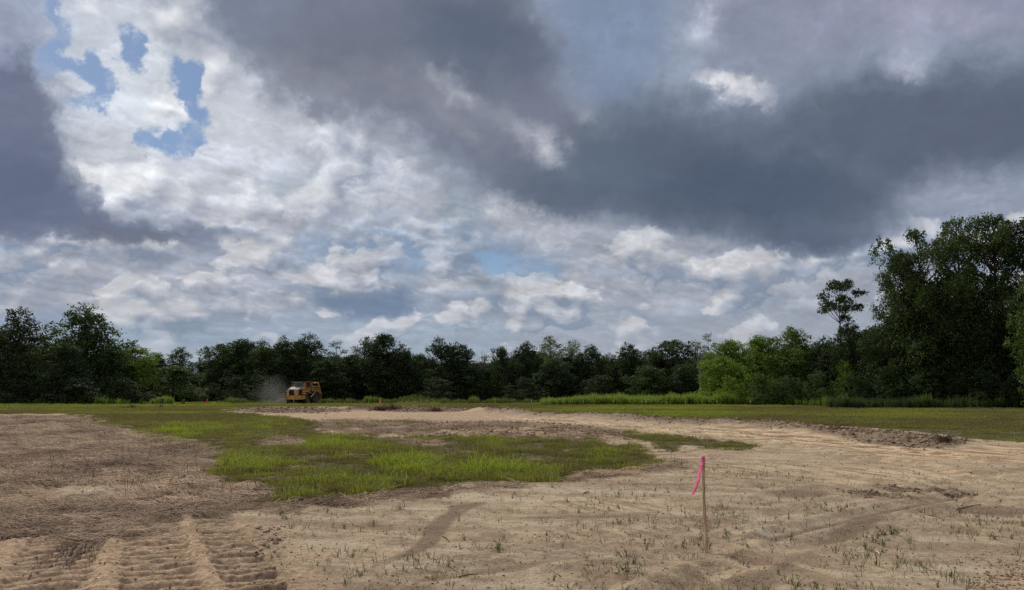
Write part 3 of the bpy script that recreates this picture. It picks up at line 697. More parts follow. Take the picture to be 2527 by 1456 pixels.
def build_grass():
    g = np.random.default_rng(21)
    tufts = [blades_mesh('tuft', grass_mat, 46, .03, .10, .13, .8, .0035, s) for s in range(6)]
    far = [blades_mesh('far_tuft', grass_mat, 60, .03, .09, .42, .8, .011, 20+s) for s in range(5)]
    xs, ys, sc, ix, ti = [], [], [], [], []
    x, y, r = sample_ground(400000, 11.5, 44, R(49), 1.15, g)
    gmk = mask('grass', x, y); lu = mask('lush', x, y)
    n = fbm(x/.7, y/.7, 61, 4); n2 = fbm(x/2.6, y/3.5, 63, 4, .6); lu = np.clip(lu*(.8+3.2*n2)+.5*n, 0, 1)
    keep = g.uniform(size=len(x)) < np.clip(ss(.38, 1.0, gmk+2.4*n+1.4*n2+.25*(lu-.5))*(.16+.84*lu)+.07*(gmk > .06), 0, 1)
    keep &= gmk > .03
    x, y, lu, n, n2 = x[keep], y[keep], lu[keep], n[keep], n2[keep]
    xs.append(x); ys.append(y); sc.append((.5+.6*lu+1.2*n)*g.uniform(.5, 1.5, len(x))*g.choice([1, 1.9], len(x), p=[.93, .07])); ix.append(g.integers(0, 6, len(x)))
    ti.append(np.clip(-.04+.78*lu+1.5*n+1.1*n2+g.normal(0, .17, len(x)), 0, 1))
    k1 = len(x)
    x, y, r = sample_ground(108000, 40, 150, R(50), 1.1, g)
    gmk = mask('grass', x, y); lu = mask('lush', x, y); n = fbm(x/2, y/2, 65, 4); n2 = fbm(x/14, y/9, 67, 3); lu = np.clip(lu*(.85+2.5*n2), 0, 1)
    keep = (g.uniform(size=len(x)) < ss(.3, .75, gmk+1.1*n)) & (gmk > .1)
    x, y, lu, n, n2, r = x[keep], y[keep], lu[keep], n[keep], n2[keep], r[keep]
    xs.append(x); ys.append(y); sc.append((.8+.3*lu+.4*n)*g.uniform(.7, 1.3, len(x))*(1+r/300)); ix.append(6+g.integers(0, 5, len(x)))
    ti.append(np.clip(.16+.42*lu+1.1*n+1.5*n2+g.normal(0, .14, len(x)), 0, 1))
    x = np.concatenate(xs); y = np.concatenate(ys); s = np.concatenate(sc); N = len(x)
    rot = np.stack([g.normal(0, .12, N), g.normal(0, .12, N), g.uniform(0, 6.28, N)], -1)
    sv = np.stack([s, s, s*g.uniform(.8, 1.25, N)], -1)
    scatter('grass', pts_z(x, y), rot, sv, np.concatenate(ix), np.concatenate(ti), tufts+far,
            'green and olive grass growing in patches over the field')
    print('grass tufts', k1, N)

def build_seedlings():
    g = np.random.default_rng(31)
    sp = [blades_mesh('seedling', seed_mat, k, .03, .10, .022, .85, .0023, 50+k) for k in (2, 3, 3, 4, 5, 7, 10)]
    x, y, r = sample_ground(12000, 6., 18, R(36), .6, g)
    X, Y = project(x, y, 0)
    dens = .22+.9*np.clip((X-1250)/600, 0, 1)*np.clip((1520-Y)/300, .3, 1)+.4*ss(1240, 1280, Y)*ss(700, 1000, X)
    dens = dens*(.25+1.5*ss(-.12, .2, fbm(x/.9, y/.9, 71, 3)))*(1-mask('grass', x, y))*(1-.9*mask('straw', x, y))*ss(640, 760, X)*(1-.8*mask('damp', x, y))*(1-.6*ss(1900, 2300, X)*ss(1300, 1200, Y))
    keep = g.uniform(size=len(x)) < dens*.45
    x, y = x[keep], y[keep]; N = len(x)
    idx = np.minimum(6, (g.uniform(size=N)**1.5*7).astype(int)); s = g.uniform(.55, 1.35, N)
    ex = [(860,1304,6),(745,1302,8),(910,1294,6),(700,1272,8),(720,1278,8),(1545,1400,10),(1560,1410,8),(1555,1385,6),(1320,1288,3),(1700,1345,6),(1760,1310,8),(1775,1318,8),(2190,1322,10),(2205,1330,10),(2175,1338,9),(2230,1322,7),(2110,1335,6),(2160,1345,8),(1530,1218,5),(1340,1205,4),(1210,1350,7),(1230,1362,6),(1040,1390,5),(1750,1358,8),(1720,1322,5),(1960,1330,5),(2080,1370,5),(1940,1445,6)]
    ax, ay, ai, a_s = [], [], [], []
    for X0, Y0, k in ex:
        k = int(k*.7)
        gx, gy = ground_at(X0, Y0)
        for _ in range(k):
            ax.append(gx+g.normal(0, .09)); ay.append(gy+g.normal(0, .13)); ai.append(g.integers(3, 7)); a_s.append(g.uniform(.8, 1.5))
    x = np.concatenate([x, ax]); y = np.concatenate([y, ay]); idx = np.concatenate([idx, ai]); s = np.concatenate([s, a_s]); N = len(x)
    rot = np.stack([g.normal(0, .15, N), g.normal(0, .15, N), g.uniform(0, 6.28, N)], -1)
    scatter('seedlings', pts_z(x, y), rot, s, idx, np.clip(g.normal(.45, .3, N), 0, 1), sp, 'thin dark green sprouts of grass dotted over the bare soil')
    print('seedlings', N)

def stalk_mesh(name, n, ln, spread, seed, mat, lift=.03, rad=.0035, ang=.35, bend=.10):
    g = np.random.default_rng(seed); V = []; Fc = []
    for _ in range(n):
        a = g.normal(0, ang); L_ = ln*g.uniform(.4, 1.2); cx, cy = g.normal(0, spread, 2); z0 = g.uniform(0, lift)
        bx, by = math.cos(a), math.sin(a); nx, ny = -by, bx; cv = g.normal(0, bend)
        P = []
        for k in range(4):
            t = k/3-.5; P.append((cx+bx*L_*t+nx*cv*(t*t*4), cy+by*L_*t+ny*cv*(t*t*4), z0+lift*g.uniform(-.5, .9)))
        k0 = len(V); w = rad*g.uniform(.7, 1.4)
        for p in P: V += [(p[0]-nx*w, p[1]-ny*w, p[2]), (p[0], p[1], p[2]+w*1.5), (p[0]+nx*w, p[1]+ny*w, p[2])]
        for q in range(3):
            for e in range(2): i = k0+q*3+e; Fc.append((i, i+1, i+4, i+3))
    return new_mesh(name, V, np.array(Fc), [mat])

def build_straw():
    g = np.random.default_rng(41)
    pr = [stalk_mesh('stalks', 16, .34, .11, 80+s, straw_mat, .035, .003, .4, .04) for s in range(5)]+[stalk_mesh('litter', 4, .07, .12, 90+s, straw_mat, .012, .0028, 1.5, .01) for s in range(3)]
    x, y, r = sample_ground(108000, 6, 62, R(49), 1.0, g)
    m = mask('straw', x, y); n = fbm(x/.9, y/.9, 81, 3)
    keep = g.uniform(size=len(x)) < ss(.25, .8, m+.9*n)*ss(.03, .2, m)*(.34+1.3*fbm(x/2.2, y/3.2, 87, 3))*np.where(r < 25, 1, .9)
    X, Y = project(x, y, 0); keep |= (g.uniform(size=len(x)) < .05)&(r < 18)
    x, y, r, m = x[keep], y[keep], r[keep], m[keep]; N = len(x)
    flow = .55*fbm(x/2.5, y/2.5, 83, 2)*6+.25
    idx = np.where((g.uniform(size=N) < .7)&(m > .3), g.integers(0, 5, N), 5+g.integers(0, 3, N))
    rot = np.stack([g.normal(0, .10, N), g.normal(0, .10, N), flow+g.normal(0, .35, N)], -1)
    s = g.uniform(.6, 1.3, N)*(1+r/60)*np.where(m > .3, 1, .6)
    P = pts_z(x, y); P[:, 2] -= .008
    t = np.clip(g.normal(.42, .2, N)+.8*fbm(x/1.2, y/1.2, 85, 2), 0, 1)
    scatter('dead_straw', P, rot, s, idx, t, pr, 'flattened purplish brown dead stalks matted over the soil')
    print('straw', N)

def clod_mesh(name, seed, mat):
    g = np.random.default_rng(seed)
    import bmesh
    bm = bmesh.new(); bmesh.ops.create_icosphere(bm, subdivisions=1, radius=1)
    for v in bm.verts: v.co = Vector((v.co.x*1.15, v.co.y, v.co.z*.65))*g.uniform(.7, 1.2)
    me = bpy.data.meshes.new(name); bm.to_mesh(me); bm.free(); me.materials.append(mat); return me

def build_clods():
    g = np.random.default_rng(51)
    m = Mat('clod_soil'); col = m.mix(m.attr('tint', 'INSTANCER'), srgb(98, 80, 64), srgb(170, 147, 119))
    m.set(col, .95, .1)
    pr = [clod_mesh('clod', 100+s, m.m) for s in range(6)]
    x, y, r = sample_ground(260000, 6, 100, R(40), 1.1, g)
    c = mask('clod', x, y); n = fbm(x/.8, y/.8, 91, 3); gr = mask('grit', x, y)
    keep = (g.uniform(size=len(x)) < np.maximum(ss(.2, .8, c+.8*n)*(c > .1)*.8, gr*.6)) | (g.uniform(size=len(x)) < .03*(1-mask('grass', x, y))*(r < 60))
    x, y, r, c = x[keep], y[keep], r[keep], c[keep]; N = len(x)
    s = np.abs(g.normal(0, 1, N))**1.4*.010*(1+1.8*c)*(1+r/22)+.003
    s = np.minimum(s, .007+.018*ss(.1, .5, c)+.05*c*ss(18, 40, r)+.0008*r)
    s = s*np.where(c > .1, g.choice([.5, .8, 1.1, 1.6], len(s), p=[.45, .3, .18, .07]), 1)
    xs, ys, ss_ = [x], [y], [s]
    for (cx, cy), rad, k, sz in ((_pile, 1.5, 500, .04), (ground_at(975, 1012), 1.6, 160, .03), (ground_at(2330, 1092), .9, 160, .03)):
        a = g.uniform(0, 6.28, k); q = rad*np.sqrt(g.uniform(size=k)); xs.append(cx+q*np.cos(a)); ys.append(cy+q*np.sin(a)*.8); ss_.append(g.uniform(.3, 1.4, k)*sz)
    x = np.concatenate(xs); y = np.concatenate(ys); s = np.concatenate(ss_); N = len(x)
    P = pts_z(x, y)
    scatter('soil_clods', P, g.uniform(0, 6.28, (N, 3))*np.array([.12, .12, 1]), s, g.integers(0, 6, N), np.clip(g.normal(.5, .28, N), 0, 1), pr,
            'loose brown clods of soil along the windrow and the haul road')
    print('clods', N)

# ------------------------------------------------------------------ trees
bark = plain('bark', srgb(88, 76, 64), .95, .1, var=.3, sc=9.)
bark_pale = plain('dead_bark', srgb(150, 140, 128), .9, .1, var=.2, sc=9.)
leaf_mat = leafy('tree_leaves', srgb(62, 75, 49), srgb(94, 107, 62), .26, objcol=True)

def leaf_faces(centres, size, g, up=.4, asp=.62):
    n = len(centres)
    nrm = g.normal(size=(n, 3)); nrm[:, 2] = np.abs(nrm[:, 2])+up; nrm /= np.linalg.norm(nrm, axis=1, keepdims=True)
    t = g.normal(size=(n, 3)); t -= nrm*(t*nrm).sum(1, keepdims=True); t /= np.linalg.norm(t, axis=1, keepdims=True)
    b = np.cross(nrm, t); s = (size*g.uniform(.6, 1.35, n))[:, None]
    V = np.stack([centres-t*s, centres+b*s*asp+nrm*s*.15, centres+t*s, centres-b*s*asp+nrm*s*.15], 1).reshape(-1, 3)
    return V, np.arange(4*n).reshape(-1, 4)

def tree_proto(kind, seed):
    """unit tree: height 1, crown about as wide as it says; returns (crown mesh, trunk mesh)"""
    g = np.random.default_rng(seed)
    K = dict(
        round =dict(H=14, W=9,   lobes=44, base=.08, lr=(.15, .25), cl=30, nl=17, ls=.155, cs=.30, flat=.8, env='round'),
        edge  =dict(H=13, W=9.5, lobes=46, base=.03, lr=(.14, .24), cl=30, nl=15, ls=.155, cs=.30, flat=.8, env='full'),
        sparse=dict(H=15, W=7.5, lobes=24, base=.25, lr=(.12, .20), cl=22, nl=12, ls=.14, cs=.30, flat=.8, env='round'),
        shrub =dict(H=5,  W=6.5, lobes=20, base=.02, lr=(.13, .24), cl=26, nl=17, ls=.10, cs=.17, flat=.75, env='full'),
        locust=dict(H=24, W=13,  lobes=60, base=.14, lr=(.10, .18), cl=30, nl=22, ls=.155, cs=.34, flat=.7, env='tall'),
        spindly=dict(H=15, W=6.4, lobes=17, base=.66, lr=(.13, .22), cl=24, nl=15, ls=.12, cs=.22, flat=.34, env='top'),
    )[kind]
    H, W = K['H'], K['W']
    def env(f):
        if K['env'] == 'round': return (1-((f-.52)/.56)**2).clip(0)**.5
        if K['env'] == 'full': return (1-((f-.34)/.70)**2).clip(0)**.55
        if K['env'] == 'tall': return (1-((f-.62)/.55)**2).clip(0)**.45
        return (1-((f-.84)/.22)**2).clip(0)**.5
    fz = np.sort(g.uniform(K['base'], .95, K['lobes'])); fz[-1] = .93
    trunk = MB(); lean = g.normal(0, .02, 2)*H
    tp = [Vector((lean[0]*t+.012*H*math.sin(t*5+seed), lean[1]*t, -.3 if t == 0 else H*.86*t)) for t in np.linspace(0, 1, 7)]
    tr = .017*H if kind not in ('shrub', 'spindly') else .011*H
    trunk.tube(tp, [tr*(1.25, 1, .85, .7, .5, .32, .14)[i] for i in range(7)], 7)
    def tpos(z):
        t = min(max(z/(H*.86), 0), 1)*6; i = min(int(t), 5); return tp[i].lerp(tp[i+1], t-i)
    cen = []; sh = []; ga = 2.4*seed
    for q, f in enumerate(fz):
        ga += 2.399+g.normal(0, .3); R_ = float(env(np.array(f)))*W*.5*g.uniform(.25, .97)*(1+.2*math.sin(ga*1.7+f*9+seed))
        if f > .9: R_ *= .4
        lr = W*g.uniform(*K['lr'])*(1.15 if f < .6 else .9); zc = H*f*(.97)-lr*.3; R_ = max(R_, 0)
        c = np.array([math.cos(ga)*R_+lean[0]*f, math.sin(ga)*R_+lean[1]*f, max(zc, lr*.4)])
        s0 = tpos(max(.05*H, zc-R_*.75)); mid = (s0+Vector(c))*.5+Vector((0, 0, -.04*R_))
        trunk.tube([s0, mid, Vector(c)], [tr*.34, tr*.22, tr*.08], 5, False)
        for e in range(5 if kind in ('sparse', 'spindly', 'locust') else 3):
            dv = g.normal(size=3); dv[2] = abs(dv[2])*.7; dv /= np.linalg.norm(dv)
            trunk.tube([mid.lerp(Vector(c), .6), Vector(c+dv*lr*.85)], [tr*.11, tr*.03], 4, False)
        ncl = max(5, int(K['cl']*(lr/(W*sum(K['lr'])/2))**1.5)); lt = g.normal(0, .10)
        for _ in range(ncl):
            dv = g.normal(size=3); dv[2] += .35; dv /= np.linalg.norm(dv); rr = lr*g.uniform(.45, 1.08)
            cc = c+dv*rr*np.array([1, 1, K['flat']]); cs = K['cs']*g.uniform(.6, 1.35)
            nl = int(K['nl']*g.uniform(.6, 1.4))
            pts = cc+g.normal(size=(nl, 3))*np.array([cs, cs, cs*.55])
            if kind == 'locust': pts[:, 2] -= .5*((pts[:, 0]-cc[0])**2+(pts[:, 1]-cc[1])**2)/cs
            cen.append(pts); sh.append(np.clip(np.full(nl, .5+lt+g.normal(0, .16))+g.normal(0, .12, nl), 0, 1))
    cen = np.vstack(cen); cen[:, 2] = np.maximum(cen[:, 2], .05); sh = np.concatenate(sh)
    V, Fc = leaf_faces(cen, K['ls'], g)
    hz = np.percentile(V[:, 2], 99.85); hw = 2*np.percentile(np.hypot(V[:, 0]-lean[0]*.5, V[:, 1]-lean[1]*.5), 97)
    V /= hz; trunk.V = [(a/hz, b/hz, c/hz) for a, b, c in trunk.V]
    cm = new_mesh(kind+'_crown', V, Fc, [leaf_mat], attrs={'shade': sh})
    return cm, trunk.mesh(kind+'_trunk', bark, True), hw/hz, len(Fc)

PROTO = {}
for kd, ns in (('round', 5), ('edge', 6), ('sparse', 3), ('shrub', 4), ('locust', 3), ('spindly', 1)):
    PROTO[kd] = [tree_proto(kd, 11*i+len(kd)) for i in range(ns)]
print('leaf faces', sum(p[3] for v in PROTO.values() for p in v))

_rr = random.Random(5)
def plant(name, cat, label, group, X, Ytop, Wpix, dep, kind, var, tint, dead=False):
    """one tree or shrub: its base stands on the field at that distance, its crown reaches the height it has"""
    gx, gy, ztop = at_depth(X, Ytop, dep)
    gz = float(height(np.array([gx]), np.array([gy]))[0]); H = ztop-gz
    cm, tm, wr, _ = PROTO[kind][var % len(PROTO[kind])]
    Wm = Wpix/F*dep*1.02; sx = Wm/wr
    t = thing(name, label, cat, (gx, gy, gz-.05), _rr.uniform(0, 6.28), group)
    t.scale = (sx, sx, H*1.0)
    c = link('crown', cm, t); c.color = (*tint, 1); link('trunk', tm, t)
    return t

DD = (.40, .46, .42); DK = (.58, .66, .60); MD = (.80, .90, .74); GR = (1.05, 1.15, .85); PA = (1.5, 1.65, 1.35); YG = (2.2, 2.4, .8); PU = (.55, .52, .5); BG = (2.1, 2.3, .8)  # YG, BG: yellow-green leaves plus sunlight put into the tint
G1 = 'trees along the left edge of the field'; G2 = 'trees along the far edge of the field'; G3 = 'trees along the right edge of the field'
TREES = [
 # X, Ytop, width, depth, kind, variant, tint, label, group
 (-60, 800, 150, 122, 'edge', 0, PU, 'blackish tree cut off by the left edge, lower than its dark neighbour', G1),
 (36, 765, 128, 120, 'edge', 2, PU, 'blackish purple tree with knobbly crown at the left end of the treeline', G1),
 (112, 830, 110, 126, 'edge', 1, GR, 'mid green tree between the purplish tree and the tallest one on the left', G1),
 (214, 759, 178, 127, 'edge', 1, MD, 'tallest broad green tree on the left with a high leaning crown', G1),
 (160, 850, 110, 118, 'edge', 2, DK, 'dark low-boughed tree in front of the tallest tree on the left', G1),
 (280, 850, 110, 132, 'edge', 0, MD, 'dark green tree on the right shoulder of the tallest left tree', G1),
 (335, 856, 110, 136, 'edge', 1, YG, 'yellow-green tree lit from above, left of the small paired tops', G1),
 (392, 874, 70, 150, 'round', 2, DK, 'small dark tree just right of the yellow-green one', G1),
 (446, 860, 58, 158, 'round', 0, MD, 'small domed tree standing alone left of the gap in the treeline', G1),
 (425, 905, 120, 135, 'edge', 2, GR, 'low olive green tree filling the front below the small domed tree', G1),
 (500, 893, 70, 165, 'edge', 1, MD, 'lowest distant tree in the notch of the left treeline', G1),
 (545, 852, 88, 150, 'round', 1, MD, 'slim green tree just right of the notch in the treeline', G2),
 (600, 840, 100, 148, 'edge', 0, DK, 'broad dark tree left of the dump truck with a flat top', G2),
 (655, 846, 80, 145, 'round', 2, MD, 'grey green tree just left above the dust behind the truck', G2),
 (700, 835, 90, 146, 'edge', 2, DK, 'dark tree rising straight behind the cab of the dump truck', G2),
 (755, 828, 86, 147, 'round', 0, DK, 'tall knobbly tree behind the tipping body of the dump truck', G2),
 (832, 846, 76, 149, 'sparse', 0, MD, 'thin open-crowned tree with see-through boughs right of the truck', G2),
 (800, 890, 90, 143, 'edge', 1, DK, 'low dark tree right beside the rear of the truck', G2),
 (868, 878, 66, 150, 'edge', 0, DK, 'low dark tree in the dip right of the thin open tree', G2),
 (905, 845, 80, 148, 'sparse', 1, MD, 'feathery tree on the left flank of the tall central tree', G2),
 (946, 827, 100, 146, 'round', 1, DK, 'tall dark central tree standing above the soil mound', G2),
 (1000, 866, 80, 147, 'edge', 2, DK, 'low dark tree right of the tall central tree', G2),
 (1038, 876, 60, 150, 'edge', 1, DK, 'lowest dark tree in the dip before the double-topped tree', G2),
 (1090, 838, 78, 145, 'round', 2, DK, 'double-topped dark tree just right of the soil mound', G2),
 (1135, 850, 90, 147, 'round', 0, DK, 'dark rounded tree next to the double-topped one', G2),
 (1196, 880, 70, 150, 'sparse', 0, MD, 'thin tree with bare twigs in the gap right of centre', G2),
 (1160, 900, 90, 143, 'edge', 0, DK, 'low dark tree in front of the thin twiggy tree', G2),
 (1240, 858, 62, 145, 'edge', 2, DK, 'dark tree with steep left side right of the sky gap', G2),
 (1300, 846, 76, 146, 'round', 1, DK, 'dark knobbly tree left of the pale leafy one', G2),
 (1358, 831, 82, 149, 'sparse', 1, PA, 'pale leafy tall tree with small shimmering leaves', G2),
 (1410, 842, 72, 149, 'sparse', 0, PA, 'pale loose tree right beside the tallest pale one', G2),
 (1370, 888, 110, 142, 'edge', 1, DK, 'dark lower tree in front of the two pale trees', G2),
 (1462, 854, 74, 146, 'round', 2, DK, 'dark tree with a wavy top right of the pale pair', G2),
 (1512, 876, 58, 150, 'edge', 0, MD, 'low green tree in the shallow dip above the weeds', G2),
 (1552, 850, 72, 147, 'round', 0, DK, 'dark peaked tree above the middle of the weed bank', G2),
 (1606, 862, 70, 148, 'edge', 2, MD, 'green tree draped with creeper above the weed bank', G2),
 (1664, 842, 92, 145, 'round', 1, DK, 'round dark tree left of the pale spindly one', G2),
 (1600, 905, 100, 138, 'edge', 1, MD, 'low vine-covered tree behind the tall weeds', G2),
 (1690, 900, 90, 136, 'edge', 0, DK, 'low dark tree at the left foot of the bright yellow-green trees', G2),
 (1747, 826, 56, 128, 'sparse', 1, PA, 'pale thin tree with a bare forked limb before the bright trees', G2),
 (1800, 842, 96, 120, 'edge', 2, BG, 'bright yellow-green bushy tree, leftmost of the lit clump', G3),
 (1868, 832, 118, 116, 'edge', 0, (2.0, 2.2, .85), 'bright green rounded tree in the middle of the lit clump', G3),  # tint also holds the sunlight on this clump
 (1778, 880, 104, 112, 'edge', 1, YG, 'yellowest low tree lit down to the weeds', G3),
 (1950, 812, 120, 112, 'edge', 1, (1.4, 1.55, .8), 'green tree right of the lit clump with a domed top', G3),  # green leaves, tint raised to paint in some sunlight
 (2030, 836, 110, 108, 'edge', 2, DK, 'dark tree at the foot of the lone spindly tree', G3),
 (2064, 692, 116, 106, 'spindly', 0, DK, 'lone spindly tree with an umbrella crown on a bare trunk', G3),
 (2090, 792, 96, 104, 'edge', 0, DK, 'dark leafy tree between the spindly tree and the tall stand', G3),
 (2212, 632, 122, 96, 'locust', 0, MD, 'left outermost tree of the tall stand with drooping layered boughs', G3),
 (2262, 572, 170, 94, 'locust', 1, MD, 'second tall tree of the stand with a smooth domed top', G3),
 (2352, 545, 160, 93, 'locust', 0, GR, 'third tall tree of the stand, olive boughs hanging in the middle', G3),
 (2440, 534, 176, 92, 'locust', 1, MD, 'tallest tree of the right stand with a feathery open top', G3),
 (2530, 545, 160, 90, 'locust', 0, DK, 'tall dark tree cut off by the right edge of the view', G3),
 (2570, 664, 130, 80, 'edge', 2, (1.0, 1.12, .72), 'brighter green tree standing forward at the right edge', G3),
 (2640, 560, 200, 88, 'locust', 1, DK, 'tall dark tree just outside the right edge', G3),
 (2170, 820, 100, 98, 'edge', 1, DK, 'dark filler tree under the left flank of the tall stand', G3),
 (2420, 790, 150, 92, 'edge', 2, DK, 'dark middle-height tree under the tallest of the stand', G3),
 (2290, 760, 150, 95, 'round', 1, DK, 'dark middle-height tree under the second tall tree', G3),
]
SHRUBS = [
 (1800, 925, 80, 106, 0, YG, 'yellow-green shrub at the foot of the lit clump'),
 (1880, 920, 84, 104, 1, GR, 'leafy green shrub with pale tips right of the yellow-green one'),
 (1950, 925, 90, 103, 2, MD, 'spreading shrub below the domed green tree'),
 (2020, 915, 90, 101, 0, GR, 'arching green shrub left of the brambly mound'),
 (2085, 890, 70, 102, 1, BG, 'small bright shrub catching light below the spindly tree'),
 (2110, 920, 110, 98, 2, DK, 'dark brambly mound at the foot of the tall stand'),
 (2200, 895, 120, 95, 0, DK, 'wide dark shrub under the leftmost tall tree'),
 (2280, 910, 110, 92, 1, DK, 'dark shrub under the second tall tree'),
 (2360, 925, 100, 90, 2, DK, 'low dark shrub in the shade of the third tall tree'),
 (2440, 915, 110, 87, 0, DK, 'dark shrub below the tallest tree, left of the last thicket'),
 (2520, 920, 120, 85, 1, MD, 'thicket at the right edge beneath the forward tree'),
 (55, 935, 130, 114, 0, DD, 'dark shrub at the foot of the purplish tree'),
 (190, 930, 140, 114, 1, DD, 'dark spreading shrub below the tallest left tree'),
 (310, 935, 120, 120, 2, DD, 'dark shrub between the two broad left trees'),
 (575, 925, 110, 134, 0, DD, 'grey green shrub left of the dust cloud'),
 (650, 925, 100, 136, 1, DD, 'olive shrub veiled by the dust beside the truck'),
 (1080, 930, 110, 136, 2, DD, 'dark shrub under the double-topped tree'),
 (1290, 930, 120, 136, 0, DD, 'dark shrub left of where the weed bank begins'),
 (1480, 925, 110, 132, 1, DD, 'creeper-covered shrub behind the weed bank'),
]
def build_trees():
    seen = {}
    for k, (X, Y, W, dep, kd, v, tint, label, grp) in enumerate(TREES):
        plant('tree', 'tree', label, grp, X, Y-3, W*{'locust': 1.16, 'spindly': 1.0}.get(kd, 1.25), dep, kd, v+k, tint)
    for X, Y, W, dep, v, tint, label in SHRUBS:
        plant('shrub', 'shrub', label, 'shrubs at the foot of the trees', X, Y, W, dep, 'shrub', v, tint)
    # bare twigs standing out of the treetops
    g = np.random.default_rng(77)
    for X, Y, dep, h, label in ((1192, 862, 149, 5., 'bare grey twiggy treetop in the gap right of centre'), (900, 832, 150, 4., 'small bare twigs above the feathery tree'), (1724, 836, 127, 5.5, 'bare forked dead limb left of the pale thin tree')):
        gx, gy, zt = at_depth(X, Y, dep); mb = MB()
        gz = float(height(np.array([gx]), np.array([gy]))[0])
        mb.tube([(0, 0, -.2), (.1, 0, (zt-gz)*.5), (0, 0, zt-gz-h)], [.16, .12, .07], 6)
        for _ in range(16 if X != 1724 else 8):
            a = g.uniform(0, 6.28); sp = g.uniform(.2, 1.6); z0 = zt-gz-h*g.uniform(.75, 1.2); z1 = zt-gz-h*g.uniform(0, .35)
            mb.tube([(0, 0, z0), (math.cos(a)*sp*.5, math.sin(a)*sp*.5, (z0+z1)/2), (math.cos(a)*sp, math.sin(a)*sp, z1)], [.05, .035, .012], 4, False)
        o = mb.build('dead_tree', bark_pale); o.location = (gx, gy, gz); tag(o, label, 'dead tree', 'bare dead trees in the treeline')

def build_woods():
    """the wood behind the first rows, and the growth that closes it below: one mass"""
    g = np.random.default_rng(61)
    pr = []
    for kd in ('edge', 'round'):
        for p in PROTO[kd][:2]:
            me = p[0].copy(); me.name = 'wood_crown'; me.materials.clear(); me.materials.append(woods_mat); pr.append(me)
    P, S, I, T, RZ = [], [], [], [], []
    prof = [(-300,835),(0,835),(150,845),(300,868),(420,888),(485,906),(560,865),(700,852),(860,876),(1000,872),(1060,876),(1180,892),(1300,862),(1500,876),(1600,870),(1700,866),(1800,866),(1950,845),(2080,845),(2150,800),(2300,740),(2500,720),(2700,720)]
    px = [p[0] for p in prof]; py = [p[1] for p in prof]
    for X in range(-1500, 3900, 26):
        for row in range(3):
            Xj = X+g.uniform(-14, 14); right = ss(1650, 2200, Xj)
            dep = (150+14*row)*(1-right)+(108+11*row)*right+g.uniform(-4, 4)
            left = ss(350, 0, Xj); dep = dep*(1-left)+(134+12*row)*left
            yt = np.interp(Xj, px, py)+g.uniform(0, 22)+(8 if row == 0 else 0)
            if 2380 < Xj: yt += 60
            gx, gy, zt = at_depth(Xj, float(yt), float(dep)); H = zt
            P.append((gx, gy, -.2)); s = H*g.uniform(.85, 1.05); S.append((s, s, H)); I.append(g.integers(0, len(pr))); T.append(g.uniform(0, .8)); RZ.append((0, 0, g.uniform(0, 6.28)))
    scatter('woods', P, RZ, S, I, T, pr, 'dark mass of woodland behind the first row of trees')

woods_mat = leafy('woods_leaves', srgb(52, 64, 42), srgb(80, 96, 54), .22, tint='tint')

def weed_mesh(name, seed, mat, h=1.1):
    g = np.random.default_rng(seed); V = []; Fc = []
    for s in range(5):
        bx, by = g.normal(0, .16, 2); hh = h*g.uniform(.65, 1.1); lx, ly = g.normal(0, .08, 2)
        k = len(V); V += [(bx-.012, by, 0), (bx+.012, by, 0), (bx+lx, by+ly, hh)]; Fc.append((k, k+1, k+2, k+2))
        for q in range(30):
            t = g.uniform(.08, 1); z = hh*t; a = g.uniform(0, 6.28); L_ = .17*(1.1-t*.7); cx, cy = bx+lx*t, by+ly*t
            dx, dy = math.cos(a)*L_, math.sin(a)*L_; nx, ny = -math.sin(a)*.028, math.cos(a)*.028; k = len(V)
            V += [(cx, cy, z), (cx+dx*.5+nx, cy+dy*.5+ny, z+L_*.45), (cx+dx, cy+dy, z+L_*.5), (cx+dx*.5-nx, cy+dy*.5-ny, z+L_*.45)]; Fc.append((k, k+1, k+2, k+3))
    Fc = [f if f[2] != f[3] else f[:3] for f in Fc]
    return new_mesh(name, V, Fc, [mat])

